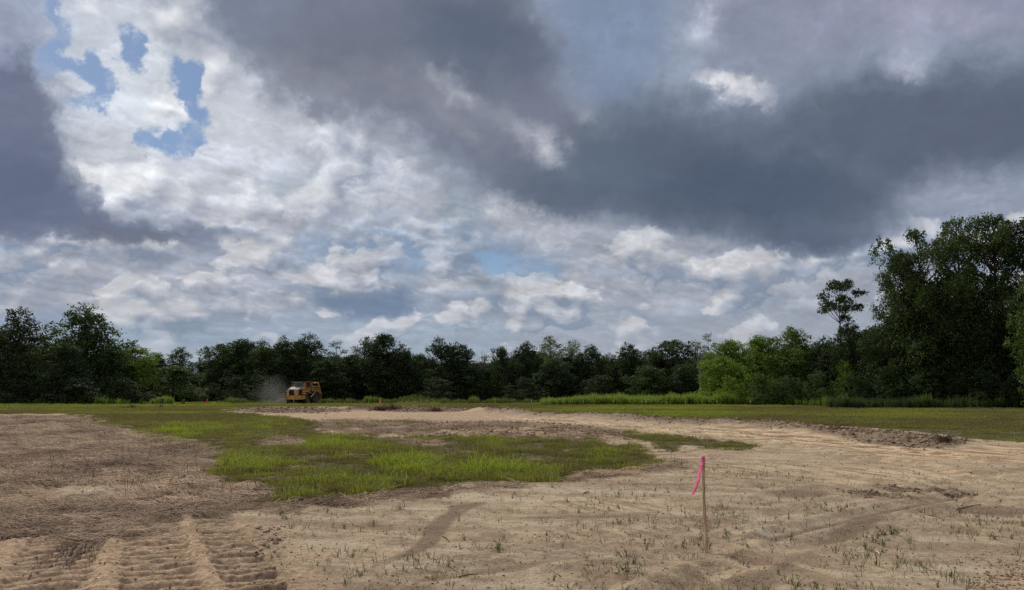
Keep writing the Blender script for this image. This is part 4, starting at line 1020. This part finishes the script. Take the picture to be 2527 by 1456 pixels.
def build_weeds():
    g = np.random.default_rng(71)
    pr = [weed_mesh('weed', 200+s, weed_mat) for s in range(5)]
    P, S, I, T = [], [], [], []
    def put(gx, gy, h, t):
        P.append((gx, gy)); S.append(h*g.uniform(.75, 1.2)); I.append(g.integers(0, 5)); T.append(min(1, max(0, t+g.normal(0, .12))))
    # the bank of tall weeds on the right
    top = [(1290,992),(1340,984),(1400,974),(1600,972),(1750,974),(1900,978),(2000,985),(2060,990)]
    for _ in range(5200):
        X = g.uniform(1335, 2060); dep = g.uniform(104, 122)-(X > 1900)*(X-1900)/160*12*g.uniform(.5, 1)
        gx = (X-CX)/F*dep*cc_; h = np.interp(X, [1335, 1420, 1650, 1850, 2000, 2060], [.7, 1.0, 1.15, 1.1, .9, .8])*(1+.9*fbm(np.array([X/30.]), np.array([dep/9.]), 79, 3)[0])
        put(gx, dep, h, .9-.3*ss(1850, 2050, X)-.2*(dep > 116))
    for X0, X1, d0, d1, n, h, t in ((2040, 2700, 84, 98, 1900, .9, .02), (560, 1330, 122, 130, 1300, .62, .35), (-300, 480, 112, 118, 620, .75, .75), (480, 640, 124, 130, 160, .4, .3)):
        for _ in range(n):
            X = g.uniform(X0, X1); dep = g.uniform(d0, d1); gx = (X-CX)/F*dep*cc_
            cl = fbm(np.array([X/26.]), np.array([dep/30]), 73, 2)[0]
            if X < 480 and cl < .02: continue
            if X > 2040: dep -= 0; hh = h*(1.0+1.6*max(0, cl))
            else: hh = h*(1+1.6*cl)
            put(gx, dep, max(.3, hh), t+cl*.5)
    P = np.array(P); N = len(P)
    rot = np.stack([g.normal(0, .06, N), g.normal(0, .06, N), g.uniform(0, 6.28, N)], -1)
    scatter('tall_weeds', pts_z(P[:, 0], P[:, 1]), rot, S, I, T, pr, 'tall green weeds standing along the far edge of the field')
    # sapling-like clumps one can pick out along the left edge
    wm = leafy('clump_leaves', srgb(84, 104, 50), srgb(124, 150, 66), .4)
    clump = weed_mesh('foliage', 230, wm, 1.)
    place = [(72, 10, 'first tall weed clump from the left'), (100, 13, 'weed clump with a pointed tip, second from the left'), (132, 10, 'thin weed clump before the dark shrub'), (165, 13, 'domed weed clump below the tallest tree'), (192, 10, 'small weed clump right of the domed one'), (214, 13, 'narrow upright weed clump like a little column'), (242, 11, 'round weed clump right of the column-like one'), (318, 9, 'thin pair of weed stems in the middle of the left edge'), (352, 9, 'short slanting weed clump'), (395, 14, 'large leafy weed clump left of the slatted marker'), (420, 13, 'tall narrow clump right of the large leafy one'), (455, 10, 'last low weed clump before the slatted marker')]
    for X, hp, lb in place:
        dep = 111.; gx = (X-CX)/F*dep*cc_
        root = thing('weed_clump', lb, 'weed', (gx, dep, float(height(np.array([gx]), np.array([dep]))[0])), g.uniform(0, 6), 'weed clumps along the left edge')
        for k in range(4):
            o = link('stem_cluster', clump, root); o.location = (g.normal(0, .28), g.normal(0, .28), -.05); s = hp/F*dep*g.uniform(.85, 1.25)*1.2; o.scale = (s, s, s); o.rotation_euler = (0, 0, g.uniform(0, 6))

# ------------------------------------------------------------------ articulated dump truck
def build_truck():
    Y_ = plain('yellow_paint', srgb(226, 156, 66), .55, .4, var=.14, sc=2.5, dust=srgb(156, 124, 84))
    YD = plain('dusty_paint', srgb(152, 120, 74), .75, .2, var=.2, sc=2., dust=srgb(128, 102, 70))
    BK = plain('dark_recess', srgb(34, 34, 36), .6, .3, var=.2)
    GL = plain('cab_glass', srgb(70, 80, 86), .12, .6, var=.05)
    TY = plain('tyre_rubber', srgb(62, 54, 50), .95, .1, var=.2, sc=2., dust=srgb(116, 98, 80))
    RM = plain('rim_paint', srgb(120, 98, 76), .8, .2)
    GY = plain('pale_hood_top', srgb(196, 200, 198), .35, .5, var=.06)  # smooth pale grey over the whole top of the hood
    ST = plain('bare_steel', srgb(176, 168, 152), .4, .4, metal=.3)
    LD = plain('load_soil', srgb(104, 82, 60), .95, .1, var=.3)
    gx, gy, _ = at_depth(727, 997, 114.)
    t = thing('dump_truck', 'dusty yellow articulated dump truck driving towards the viewer at the field edge', 'dump truck', (gx, gy, float(height(np.array([gx]), np.array([gy+4]))[0])-.03), 0)
    t.scale = (.99, 1, 1.05)
    b = MB(); b.prism([(-1.42,1.16),(1.45,1.18),(1.45,.74),(.9,.66),(-.95,.66),(-1.3,.78)], -.28, .25, 'y'); b.build('bumper', Y_, t)
    for x0 in (-1.36, 1.05):
        b = MB(); b.box(x0,x0+.24,-.31,-.27,.92,1.06,.01); b.build('marker_lamp', BK, t)
    h = MB()
    h.prism([(0.0,1.18),(-.02,1.62),(.12,2.02),(.3,2.1),(2.0,2.42),(2.0,1.18)], -1.14, .44, 'x'); hood = h.build('hood', Y_, t)
    b = MB(); b.prism([(.13,2.09),(.31,2.125),(2.0,2.445),(2.0,2.425),(.31,2.104),(.12,2.05)], -1.08, .40, 'x'); b.build('hood_top', GY, hood)
    b = MB(); b.box(-.90,-.16,-.06,-.022,1.26,1.98); g_ = b.build('grille', BK, hood)
    b = MB()
    gb = plain('bar_grey', srgb(60, 62, 62))
    for z in np.arange(1.36, 1.95, .14):
        b = MB(); b.box(-.88,-.18,-.085,-.062,z,z+.025); b.build('grille_bar', gb, hood)
    lg = plain('lamp_glass', srgb(225, 220, 205), .2, .6)
    for q in ((-1.1,-.93,-.07,-.022,1.30,1.55), (-.13,.02,-.07,-.022,1.56,1.75)):
        b = MB(); b.box(*q, .02); b.build('headlight', lg, hood)
    b = MB(); b.box(.46,.92,.25,1.6,1.16,2.0); b.build('radiator_housing', BK, t)
    b = MB(); b.box(.50,.88,.02,.24,1.18,1.3,.02).box(.46,.54,.05,.24,1.18,2.04,.02); b.build('guard_rail', YD, t)
    for k, (z, y) in enumerate(((.78,.02),(1.1,.16),(1.42,.3),(1.7,.44))):
        b = MB(); b.box(.95,1.46,y-.1,y+.45,z-.02,z+.16,.02); b.build('step', Y_ if k != 1 else YD, t)
    for x0, x1 in ((.95, 1.52), (-1.5, -1.16)):
        b = MB(); b.prism([(.45,1.72),(.45,1.86),(2.2,1.92),(2.55,1.55),(2.45,1.5),(2.1,1.78)], x0, x1, 'x'); b.build('fender', Y_, t)
    # cab
    c = MB(); c.box(-.62,.95,1.75,3.1,2.0,2.42,.03); c.box(.74,.80,1.78,1.86,2.42,3.06).box(-.62,-.56,1.78,1.86,2.42,3.06).box(-.62,.80,2.98,3.1,2.42,3.06).box(.78,.95,2.05,2.35,2.42,3.08,.02); cab = c.build('cab', Y_, t)
    b = MB(); b.box(-.56,.74,1.80,1.84,2.42,3.04); b.build('windscreen', GL, cab)
    for x0 in (.755, -.605):
        b = MB(); b.box(x0,x0+.03,1.86,2.98,2.44,3.04); b.build('side_window', GL, cab)
    b = MB(); b.box(-.78,.86,1.55,3.15,3.06,3.2,.05); roof = b.build('roof', plain('roof_grey', srgb(60, 60, 60), .5, .4), cab)
    b = MB(); b.box(-.62,.62,1.53,1.56,3.02,3.09); b.build('sun_visor', plain('visor', srgb(150, 150, 146), .4, .4), cab)
    b = MB(); b.box(.05,.08,1.79,1.83,2.42,3.04); b.tube([(-.2,1.77,2.46),(.1,1.76,2.8)], .012, 5); b.build('wiper', BK, cab)
    for s, x in ((-1, -1.38), (1, 1.42)):
        b = MB(); b.tube([(s*.6, 1.8, 2.95), (x, .9, 2.98), (x, .85, 2.5)], .022, 6); a = b.build('mirror_arm', BK, t)
        b = MB(); b.box(x-.11, x+.11, .80, .88, 2.62, 2.98, .03).box(x-.1, x+.08, .80, .88, 2.42, 2.56, .03); b.build('mirror', BK, a)
    b = MB(); b.box(.96,1.5,1.9,3.3,1.86,2.3,.04).box(1.0,1.45,2.2,2.9,2.3,2.42,.03); b.build('engine_cover', YD, t)
    b = MB(); b.tube([(1.15,3.3,1.9),(1.15,3.3,3.0),(1.15,3.42,3.12)], .08, 10); b.build('exhaust', BK, t)
    b = MB(); b.box(-.5,.5,2.2,9.0,.62,1.05); b.box(-.9,.9,4.6,7.8,.65,.85); b.build('chassis', BK, t)
    # body
    side = [(3.4,3.12),(3.75,3.05),(4.6,2.62),(8.2,2.50),(9.0,2.2),(8.6,1.86),(4.2,1.86),(3.5,2.1)]
    b = MB()
    for x0, x1 in ((1.36,1.46), (-1.46,-1.36)): b.prism(side, x0, x1, 'x')
    b.prism([(3.3,3.2),(3.42,3.2),(3.62,2.0),(3.5,2.0)], -1.46, 1.46, 'x')
    b.prism([(3.55,1.98),(8.8,1.86),(8.8,1.78),(5.,1.5),(3.9,1.5)], -1.2, 1.2, 'x'); body = b.build('tipping_body', YD, t)
    for y in (4.7, 5.6, 6.5, 7.4, 8.2):
        b = MB(); b.box(1.462,1.55,y,y+.12,1.88,2.5,.01); b.build('rib', YD, body)
    b = MB(); b.box(1.462,1.56,4.1,8.6,2.50,2.60,.02).box(1.462,1.53,4.0,8.6,1.84,1.93,.02); b.build('side_rail', Y_, body)
    b = MB(); b.box(-1.5,1.5,3.1,3.45,3.08,3.22,.03); b.build('headboard', plain('rusty_paint', srgb(150, 92, 62), .8, .2), body)
    b = MB(); rg = np.random.default_rng(5)
    nx_, ny_ = 14, 18; V = []
    for j in range(ny_):
        for i in range(nx_):
            u = i/(nx_-1)*2-1; v = j/(ny_-1); V.append((u*1.34, 3.6+v*4.9, 2.35+.42*(1-u*u)*math.sin(math.pi*min(1, v*1.15+.05))+rg.normal(0, .045)))
    b.add(V, [(j*nx_+i, j*nx_+i+1, (j+1)*nx_+i+1, (j+1)*nx_+i) for j in range(ny_-1) for i in range(nx_-1)]); b.build('load', LD, body)
    b = MB()
    for s in (1.5, -1.5): b.prism([(7.2,3.12),(7.42,3.18),(8.75,2.1),(8.9,1.5),(8.75,1.5),(8.55,2.0)], s-.07, s+.07, 'x')
    b.box(-1.56,1.56,7.15,7.4,3.05,3.17,.02); b.build('tailgate_arm', Y_, body)
    for s in (1, -1):
        b = MB(); b.tube([(1.56*s,8.7,1.95),(1.6*s,9.6,1.02)], .06, 8); b.build('tailgate_rod', ST, body)
    b = MB(); b.prism([(8.8,1.8),(9.5,1.1),(9.6,.6),(9.3,.6),(9.1,1.1),(8.6,1.7)], -1.4, 1.42, 'x'); b.build('tailgate', plain('tailgate_rust', srgb(140, 100, 72), .85, .2), body)
    for s in (1, -1):
        b = MB(); b.tube([(1.5*s,6.1,1.84),(1.56*s,4.6,1.45)], .05, 8); b.tube([(1.56*s,4.6,1.45),(1.58*s,2.75,.95)], .085, 8); b.build('hoist_cylinder', ST, t)
    b = MB(); b.box(1.3,1.38,7.2,7.24,2.98,3.04).tube([(1.0,7.0,2.98),(1.35,6.6,3.12)], .05, 6); b.build('reflecting_piece', plain('glint_white', srgb(225, 228, 232), .3, .5), body)  # near-white colour stands in for light reflected off a small part
    for y in (1.5, 5.55, 7.25):
        for s in (-1, 1):
            cx = s*1.18; w = .31
            ty = MB(); prof = [(-w*s,.42),(-w*s,.68),(-w*.8*s,.79),(w*.75*s,.80),(w*s,.70),(w*1.02*s,.46),(w*.8*s,.42)]
            ty.lathe_x(prof, (cx, y, .80), 36); wh = ty.build('wheel', TY, t)
            r = MB(); r.lathe_x([(w*.8*s,.43),(w*.82*s,.34),(w*.35*s,.30),(w*.3*s,.16),(w*.75*s,.14),(w*.78*s,0)], (cx, y, .80), 24); r.build('rim', RM, wh)
            l = MB()
            for k in range(22):
                a = 2*math.pi*k/22; cy, cz = math.cos(a), math.sin(a)
                for e, o2 in ((-1, 0), (1, .14)):
                    a2 = a+o2; cy, cz = math.cos(a2), math.sin(a2); ty_, tz_ = -cz, cy
                    P = []
                    for rr in (.775, .835):
                        for xx in (cx+e*.02, cx+e*w*.95):
                            for q in (-.03, .03): P.append((xx, y+cy*rr+ty_*q, .80+cz*rr+tz_*q))
                    l.add(P, [(0,1,3,2),(4,6,7,5),(0,4,5,1),(2,3,7,6),(0,2,6,4),(1,5,7,3)])
            l.build('tread', TY, wh)
    for y in (5.2,):
        b = MB(); b.box(-1.1,1.1,y+.2,y+.5,.65,.95); b.build('axle', BK, t)
    # dust churned up behind it
    me = bpy.data.meshes.new('dust_cloud'); import bmesh
    bm = bmesh.new(); bmesh.ops.create_icosphere(bm, subdivisions=3, radius=1); bm.to_mesh(me); bm.free()
    dx, dy, _ = at_depth(684, 990, 121.)
    d = link('dust_cloud', me, None, (dx, dy, .9)); d.scale = (4.4, 6.0, 3.9)
    m = bpy.data.materials.new('dust'); m.use_nodes = True; N = m.node_tree.nodes; L = m.node_tree.links
    N.remove(N['Principled BSDF']); pv = N.new('ShaderNodeVolumePrincipled'); pv.inputs['Color'].default_value = (.80, .76, .70, 1)
    tc = N.new('ShaderNodeTexCoord'); ln = N.new('ShaderNodeVectorMath'); ln.operation = 'LENGTH'; L.new(tc.outputs['Object'], ln.inputs[0])
    nz = N.new('ShaderNodeTexNoise'); nz.inputs['Scale'].default_value = 1.6; nz.inputs['Detail'].default_value = 4; L.new(tc.outputs['Object'], nz.inputs['Vector'])
    ad = N.new('ShaderNodeMath'); ad.operation = 'MULTIPLY_ADD'; L.new(nz.outputs[0], ad.inputs[0]); ad.inputs[1].default_value = -1.5; ad.inputs[2].default_value = 1.55
    sb = N.new('ShaderNodeMath'); sb.operation = 'SUBTRACT'; L.new(ad.outputs[0], sb.inputs[0]); L.new(ln.outputs['Value'], sb.inputs[1])
    mr = N.new('ShaderNodeMapRange'); mr.inputs[1].default_value = 0; mr.inputs[2].default_value = 1.1; mr.inputs[3].default_value = 0; mr.inputs[4].default_value = .085; L.new(sb.outputs[0], mr.inputs[0])
    L.new(mr.outputs[0], pv.inputs['Density']); L.new(pv.outputs[0], N['Material Output'].inputs['Volume'])
    me.materials.append(m); tag(d, 'pale grey dust hanging behind the dump truck', None, None, 'stuff')

# ------------------------------------------------------------------ stakes, markers, sticks, brush
def gz_(x, y): return float(height(np.array([x]), np.array([y]))[0])
wood = plain('lath_wood', srgb(178, 148, 112), .85, .15, var=.14, sc=14.)
def build_small():
    ink = plain('black_ink', srgb(40, 36, 34), .8)
    pink = leafy('pink_tape', srgb(255, 172, 206), srgb(255, 178, 210), .8, rough=.4, glow=(1., 1., 1.))
    gx, gy = ground_at(1741.5, 1364)
    gz = gz_(gx, gy)
    t = thing('survey_stake', 'thin wooden lath stake with a pink ribbon, nearest in the bare soil', 'stake', (gx, gy, gz), R(8))
    hgt = 0.955; m = Mat('weathered_lath'); n = m.noise(30, 5., .6, vec=m.mapped((1, 1, .12)))
    m.set(m.mix(m.MR(n, .35, .68), srgb(216, 192, 154), srgb(160, 134, 104)), .85, .15)
    b = MB(); V = []
    for k in range(9):
        z = -.12+(hgt+.12)*k/8; w = .0165*(1-.12*k/8); d = .006; o = .006*math.sin(k*.9)
        V += [(o-w,-d,z),(o+w,-d,z),(o+w,d,z),(o-w,d,z)]
    b.add(V, [(i*4+j, i*4+(j+1)%4, i*4+4+(j+1)%4, i*4+4+j) for i in range(8) for j in range(4)]+[(3,2,1,0),(32,33,34,35)])
    b.build('lath', m.m, t)
    g = np.random.default_rng(3); b = MB()
    for k in range(26):                                              # hand-lettered felt-pen strokes, too far to read
        z = .60+.011*k+g.uniform(-.002, .002)
        if k in (9, 10, 17): continue
        x0 = g.uniform(-.010, 0); x1 = x0+g.uniform(.006, .012); s = g.uniform(-.004, .006)
        b.add([(x0,-.0075,z),(x1,-.0075,z+s),(x1,-.0075,z+s+.0035),(x0,-.0075,z+.0035)], [(0,1,2,3)])
    tag(b.build('felt_pen_mark', ink, t), kind='stuff')
    b = MB(); b.box(-.019,.019,-.0095,.0095,hgt-.055,hgt+.004,.003); b.build('ribbon_knot', pink, t)
    path = [(0,-.012,.94),(-.008,-.02,.905),(-.030,-.025,.85),(-.050,-.02,.80),(-.064,-.03,.745),(-.078,-.03,.695),(-.105,-.035,.645),(-.136,-.03,.580)]
    V = []; Fs = []
    pp = []
    for i in range(len(path)-1):
        for q in range(4): pp.append(Vector(path[i]).lerp(Vector(path[i+1]), q/4))
    pp.append(Vector(path[-1]))
    for i, p in enumerate(pp):
        tw = .5*math.sin(i*.35)+.2; w = .0165+.002*math.sin(i*1.1)
        V += [p+Vector((-w*math.cos(tw), w*math.sin(tw)*.7, 0)), p+Vector((w*math.cos(tw), -w*math.sin(tw)*.7, .004*math.sin(i)))]
    for i in range(len(pp)-1): Fs.append((2*i, 2*i+1, 2*i+3, 2*i+2))
    b = MB(); b.add(V, Fs); rb = b.build('ribbon', pink, t, True)
    mdf = rb.modifiers.new('thickness', 'SOLIDIFY'); mdf.thickness = .0006

    # slatted dark marker
    gx, gy = ground_at(397, 1009); gz = gz_(gx, gy)
    gm_ = plain('marker_grey', srgb(130, 132, 124), .7); bk = plain('marker_black', srgb(26, 26, 28), .6)
    t = thing('grade_marker', 'black and grey slatted marker stand leaning in the grass on the left', 'marker', (gx, gy, gz), R(6)); t.rotation_euler[1] = R(5)
    for x in (-.17, .15):
        b = MB(); b.box(x-.018, x+.018, -.012, .012, -.15, 1.06, .003); b.build('upright', gm_, t)
    for z in (.05, .25, .46, .68, .9):
        b = MB(); b.box(-.15, .13, -.03, -.014, z, z+.115, .004); b.build('slat', bk, t)
    b = MB(); b.box(-.16, .14, -.013, .0, 1.03, 1.06); b.build('top_bar', gm_, t)
    b = MB(); b.box(-.03, .05, -.04, -.032, .49, .56); b.build('white_tag', plain('white_tag', srgb(235, 238, 240)), t)

    def small_stake(X, Ybase, hpx, wpx, label, colr, grp, lean=0, dep=None, name='stake', flag=None, cat='stake'):
        gx, gy = ground_at(X, Ybase) if dep is None else at_depth(X, 985, dep)[:2]
        gz = gz_(gx, gy); s = gy/F
        t = thing(name, label, cat, (gx, gy, gz), 0, grp); t.rotation_euler[1] = R(lean)
        h = hpx*s; w = max(.012, wpx*s*.5)
        b = MB(); b.box(-w*.6, w*.6, -.008, .008, -.1, h, .002); b.build('post', wood if flag else colr, t)
        if flag:
            b = MB(); b.add([(-w, -.012, h*.25), (w*.8, -.014, h*.2), (w, -.012, h*.7), (w*.5, -.013, h+.02), (-w*.3, -.012, h+.03), (-w*.8, -.015, h*.65)], [(0,1,2,5),(5,2,3,4)])
            o = b.build('tape', flag, t); o.modifiers.new('thickness', 'SOLIDIFY').thickness = .002
        return t
    pale = plain('pale_wood', srgb(214, 200, 172), .8); white = plain('white_plastic', srgb(238, 238, 232), .5); blk = plain('black_plastic', srgb(24, 24, 26), .6)
    red = plain('red_tape', srgb(226, 96, 106), .5); org = plain('orange_tape', srgb(236, 140, 108), .5)
    small_stake(508, 997, 13, 3.2, 'small leaning stake with faded red tape, right of the slatted marker', wood, 'survey stakes', 12, None, 'survey_stake', red)
    small_stake(937, 1002, 17, 4.0, 'orange-taped stake at the grass edge before the soil mound', wood, 'survey stakes', 3, None, 'survey_stake', org)
    small_stake(1158, 992, 8, 2, 'short pale stake right of the soil mound', pale, 'survey stakes', 0, None, 'survey_stake')
    small_stake(1273, 988, 8, 2, 'short white stake left of the weed bank, before the dark trees', white, 'survey stakes', 0, None, 'survey_stake')
    small_stake(1100, 992, 8, 3, 'short black post in the grass right of the soil mound', blk, None, 0, None, 'short_post', cat='post')
    for X, lb in ((1310, 'pale flag at the left tip of the weed bank'), (1406, 'first white flag in the weed bank'), (1438, 'white flag beside a dark gap in the weeds'), (1512, 'white flag low in the middle of the weed bank'), (1582, 'brightest white flag of the close pair in the weeds'), (1592, 'right flag of the close pair in the weeds'), (1690, 'white flag right of the pair in the weeds'), (1768, 'white flag below the yellowest tree'), (1850, 'last white flag on the right of the weed bank')):
        dep = 103.; gx, gy, _ = at_depth(X, 985, dep)
        t = thing('pin_flag', lb, 'flag', (gx, gy, gz_(gx, gy)), 0, 'small white flags in the weed bank')
        b = MB(); b.tube([(0,0,-.05),(0,0,.62)], .005, 5); b.build('wire', pale, t)
        b = MB(); b.add([(0,0,.46),(.09,.01,.45),(.10,-.01,.60),(0,0,.62)], [(0,1,2,3)]); o = b.build('flag', white, t); o.modifiers.new('thickness', 'SOLIDIFY').thickness = .002

    # crossed sticks at far left, debris, brush
    gx, gy = ground_at(18, 1009); t = thing('crossed_sticks', 'two crossed dark sticks standing in the grass at the far left', 'sticks', (gx, gy, gz_(gx, gy)))
    for a, c in ((-.12, -.28), (-.08, .38)):
        b = MB(); b.tube([(a, 0, .62), (c, .05, -.03)], .022, 6); b.build('stick', plain('old_stick', srgb(96, 100, 66)), t)
    g = np.random.default_rng(8)
    twm = plain('twig_bark', srgb(92, 76, 62), .95, .1, var=.3, sc=12)
    def brush(X, Y, w, h, n, label, name='brush_heap'):
        gx, gy = ground_at(X, Y); b = MB()
        for _ in range(n):
            a = g.uniform(0, 6.28); r = w*abs(g.normal(0, .4)); x, y = r*math.cos(a), r*math.sin(a)*.6; z = h*max(0, 1-r/w)*g.uniform(.1, 1)
            dv = g.normal(size=3)*.5*w; dv[2] = abs(dv[2])*.35
            b.tube([(x, y, z*.4), (x+dv[0]*.5, y+dv[1]*.5, z*.7+dv[2]), (x+dv[0], y+dv[1], z*.6+dv[2]*1.2)], [.012*w+.004, .008*w+.003, .003], 4, False)
        o = b.build(name, twm); o.location = (gx, gy, gz_(gx, gy)); tag(o, label, 'brush', 'heaps of uprooted brush')
    brush(938, 1014, 1.2, .35, 120, 'low brown brush heap below the orange-taped stake')
    brush(970, 1012, 1.0, .75, 110, 'spiky upright brush heap right of the lower one')
    brush(324, 1008, .9, .22, 60, 'small dark debris heap in the grass left of the slatted marker')
    brush(1075, 1016, .9, .4, 90, 'brush clump on the haul road edge below the mound')
    brush(2330, 1098, .45, .18, 80, 'tangled root heap at the right end of the soil windrow')
    brush(2060, 1066, .7, .25, 60, 'dry stems on the crest of the windrow')
    # a swath of long dead stalks dragged across the ruts
    def swath(X0, Y0, X1, Y1, n, w, label):
        xa, ya = ground_at(X0, Y0); xb, yb = ground_at(X1, Y1); L_ = math.hypot(xb-xa, yb-ya); ux, uy = (xb-xa)/L_, (yb-ya)/L_; b = MB()
        for _ in range(n):
            t0 = g.uniform(-.1, .7); l = g.uniform(.2, .55); o = g.normal(0, w); o2 = o+g.normal(0, w*.8); P = []
            for k in range(4):
                f = t0+l*k/3; oo = o+(o2-o)*k/3+w*.6*math.sin(f*5+o*9); px, py = xa+ux*L_*f-uy*oo, ya+uy*L_*f+ux*oo
                P.append((px-xa, py-ya, gz_(px, py)-gz_(xa, ya)+.012+abs(g.normal(0, .022))*(1-abs(k/3-.5))))
            b.tube(P, [.0045, .0045, .004, .002], 4, False)
        o = b.build('stalk_swath', swm); o.location = (xa, ya, gz_(xa, ya)); tag(o, label, 'dead stalks', 'swaths of dead stalks')
    swm = plain('swath_stalk', srgb(140, 118, 102), .9, .1, var=.35, sc=20)
    swath(160, 1385, 330, 1235, 190, .09, 'long swath of brown stalks lying slantwise across the wheel ruts')
    swath(-10, 1330, 110, 1290, 120, .10, 'heap of tangled stalks at the left edge beside the ruts')
    swath(380, 1215, 620, 1180, 110, .07, 'thin curved swath of stalks near the corner of the green patch')
    swath(585, 1235, 665, 1205, 70, .05, 'tuft of bent stalks at the lower left corner of the green patch')
    # single sticks on the soil
    for (X0, Y0), (X1, Y1), r, lb, col in (((2158,1358),(2170,1366),.007,'short white stick beside grass in the right foreground',srgb(214,204,190)), ((2360,1256),(2420,1244),.007,'dark bent stick on the damp soil at the right',srgb(84,68,54)),
                                      ((1092,1326),(1108,1340),.006,'thin brown twig lying on the damp streak',srgb(92,72,56)), ((1130,1459-40),(1180,1414),.006,'brown twig lying low in the foreground left of centre',srgb(110,86,66)), ((1360,1190),(1400,1186),.012,'dry stick at the near edge of the green patch',srgb(150,132,112)),
                                      ((2290,1272),(2330,1284),.006,'straight dry stalk among sprouts on the right',srgb(120,100,80)), ((1440,1218),(1453,1215),.01,'small dark chip of wood below the green patch',srgb(90,72,58)), ((2195,1335),(2160,1300),.004,'dark thin stem leaning over the white stick',srgb(80,70,52))):
        xa, ya = ground_at(X0, Y0); xb, yb = ground_at(X1, Y1); b = MB()
        b.tube([(0,0,0), ((xb-xa)*.5+.01,(yb-ya)*.5, .012), (xb-xa, yb-ya, .004)], [r, r*.9, r*.6], 6)
        o = b.build('stick', plain('stick', tuple(col), .9, .1), None, True); o.location = (xa, ya, gz_(xa, ya)+r*.8); tag(o, lb, 'stick', 'sticks lying on the soil')
    # arched dead stems standing above the grass
    b = MB()
    for _ in range(900):
        X = g.uniform(120, 1880); Y = g.uniform(1040, 1235); gx, gy = ground_at(X, Y)
        if mask('grass', np.array([gx]), np.array([gy]))[0]+mask('straw', np.array([gx]), np.array([gy]))[0] < .45: continue
        z = gz_(gx, gy); h = g.uniform(.12, .38); a = g.uniform(0, 6.28); l = h*g.uniform(.1, 1.3)
        b.tube([(gx, gy, z-.02), (gx+math.cos(a)*l*.4, gy+math.sin(a)*l*.4, z+h*.75), (gx+math.cos(a)*l, gy+math.sin(a)*l, z+h)], [.0045, .0035, .002], 3, False)
    o = b.build('dry_stems', plain('dry_stem', srgb(112, 92, 68), .9, .1, var=.3)); tag(o, 'scattered dry stems sticking out of the grass', None, None, 'stuff')

build_grass(); build_seedlings(); build_straw(); build_clods(); build_trees(); build_woods(); build_weeds(); build_truck(); build_small()
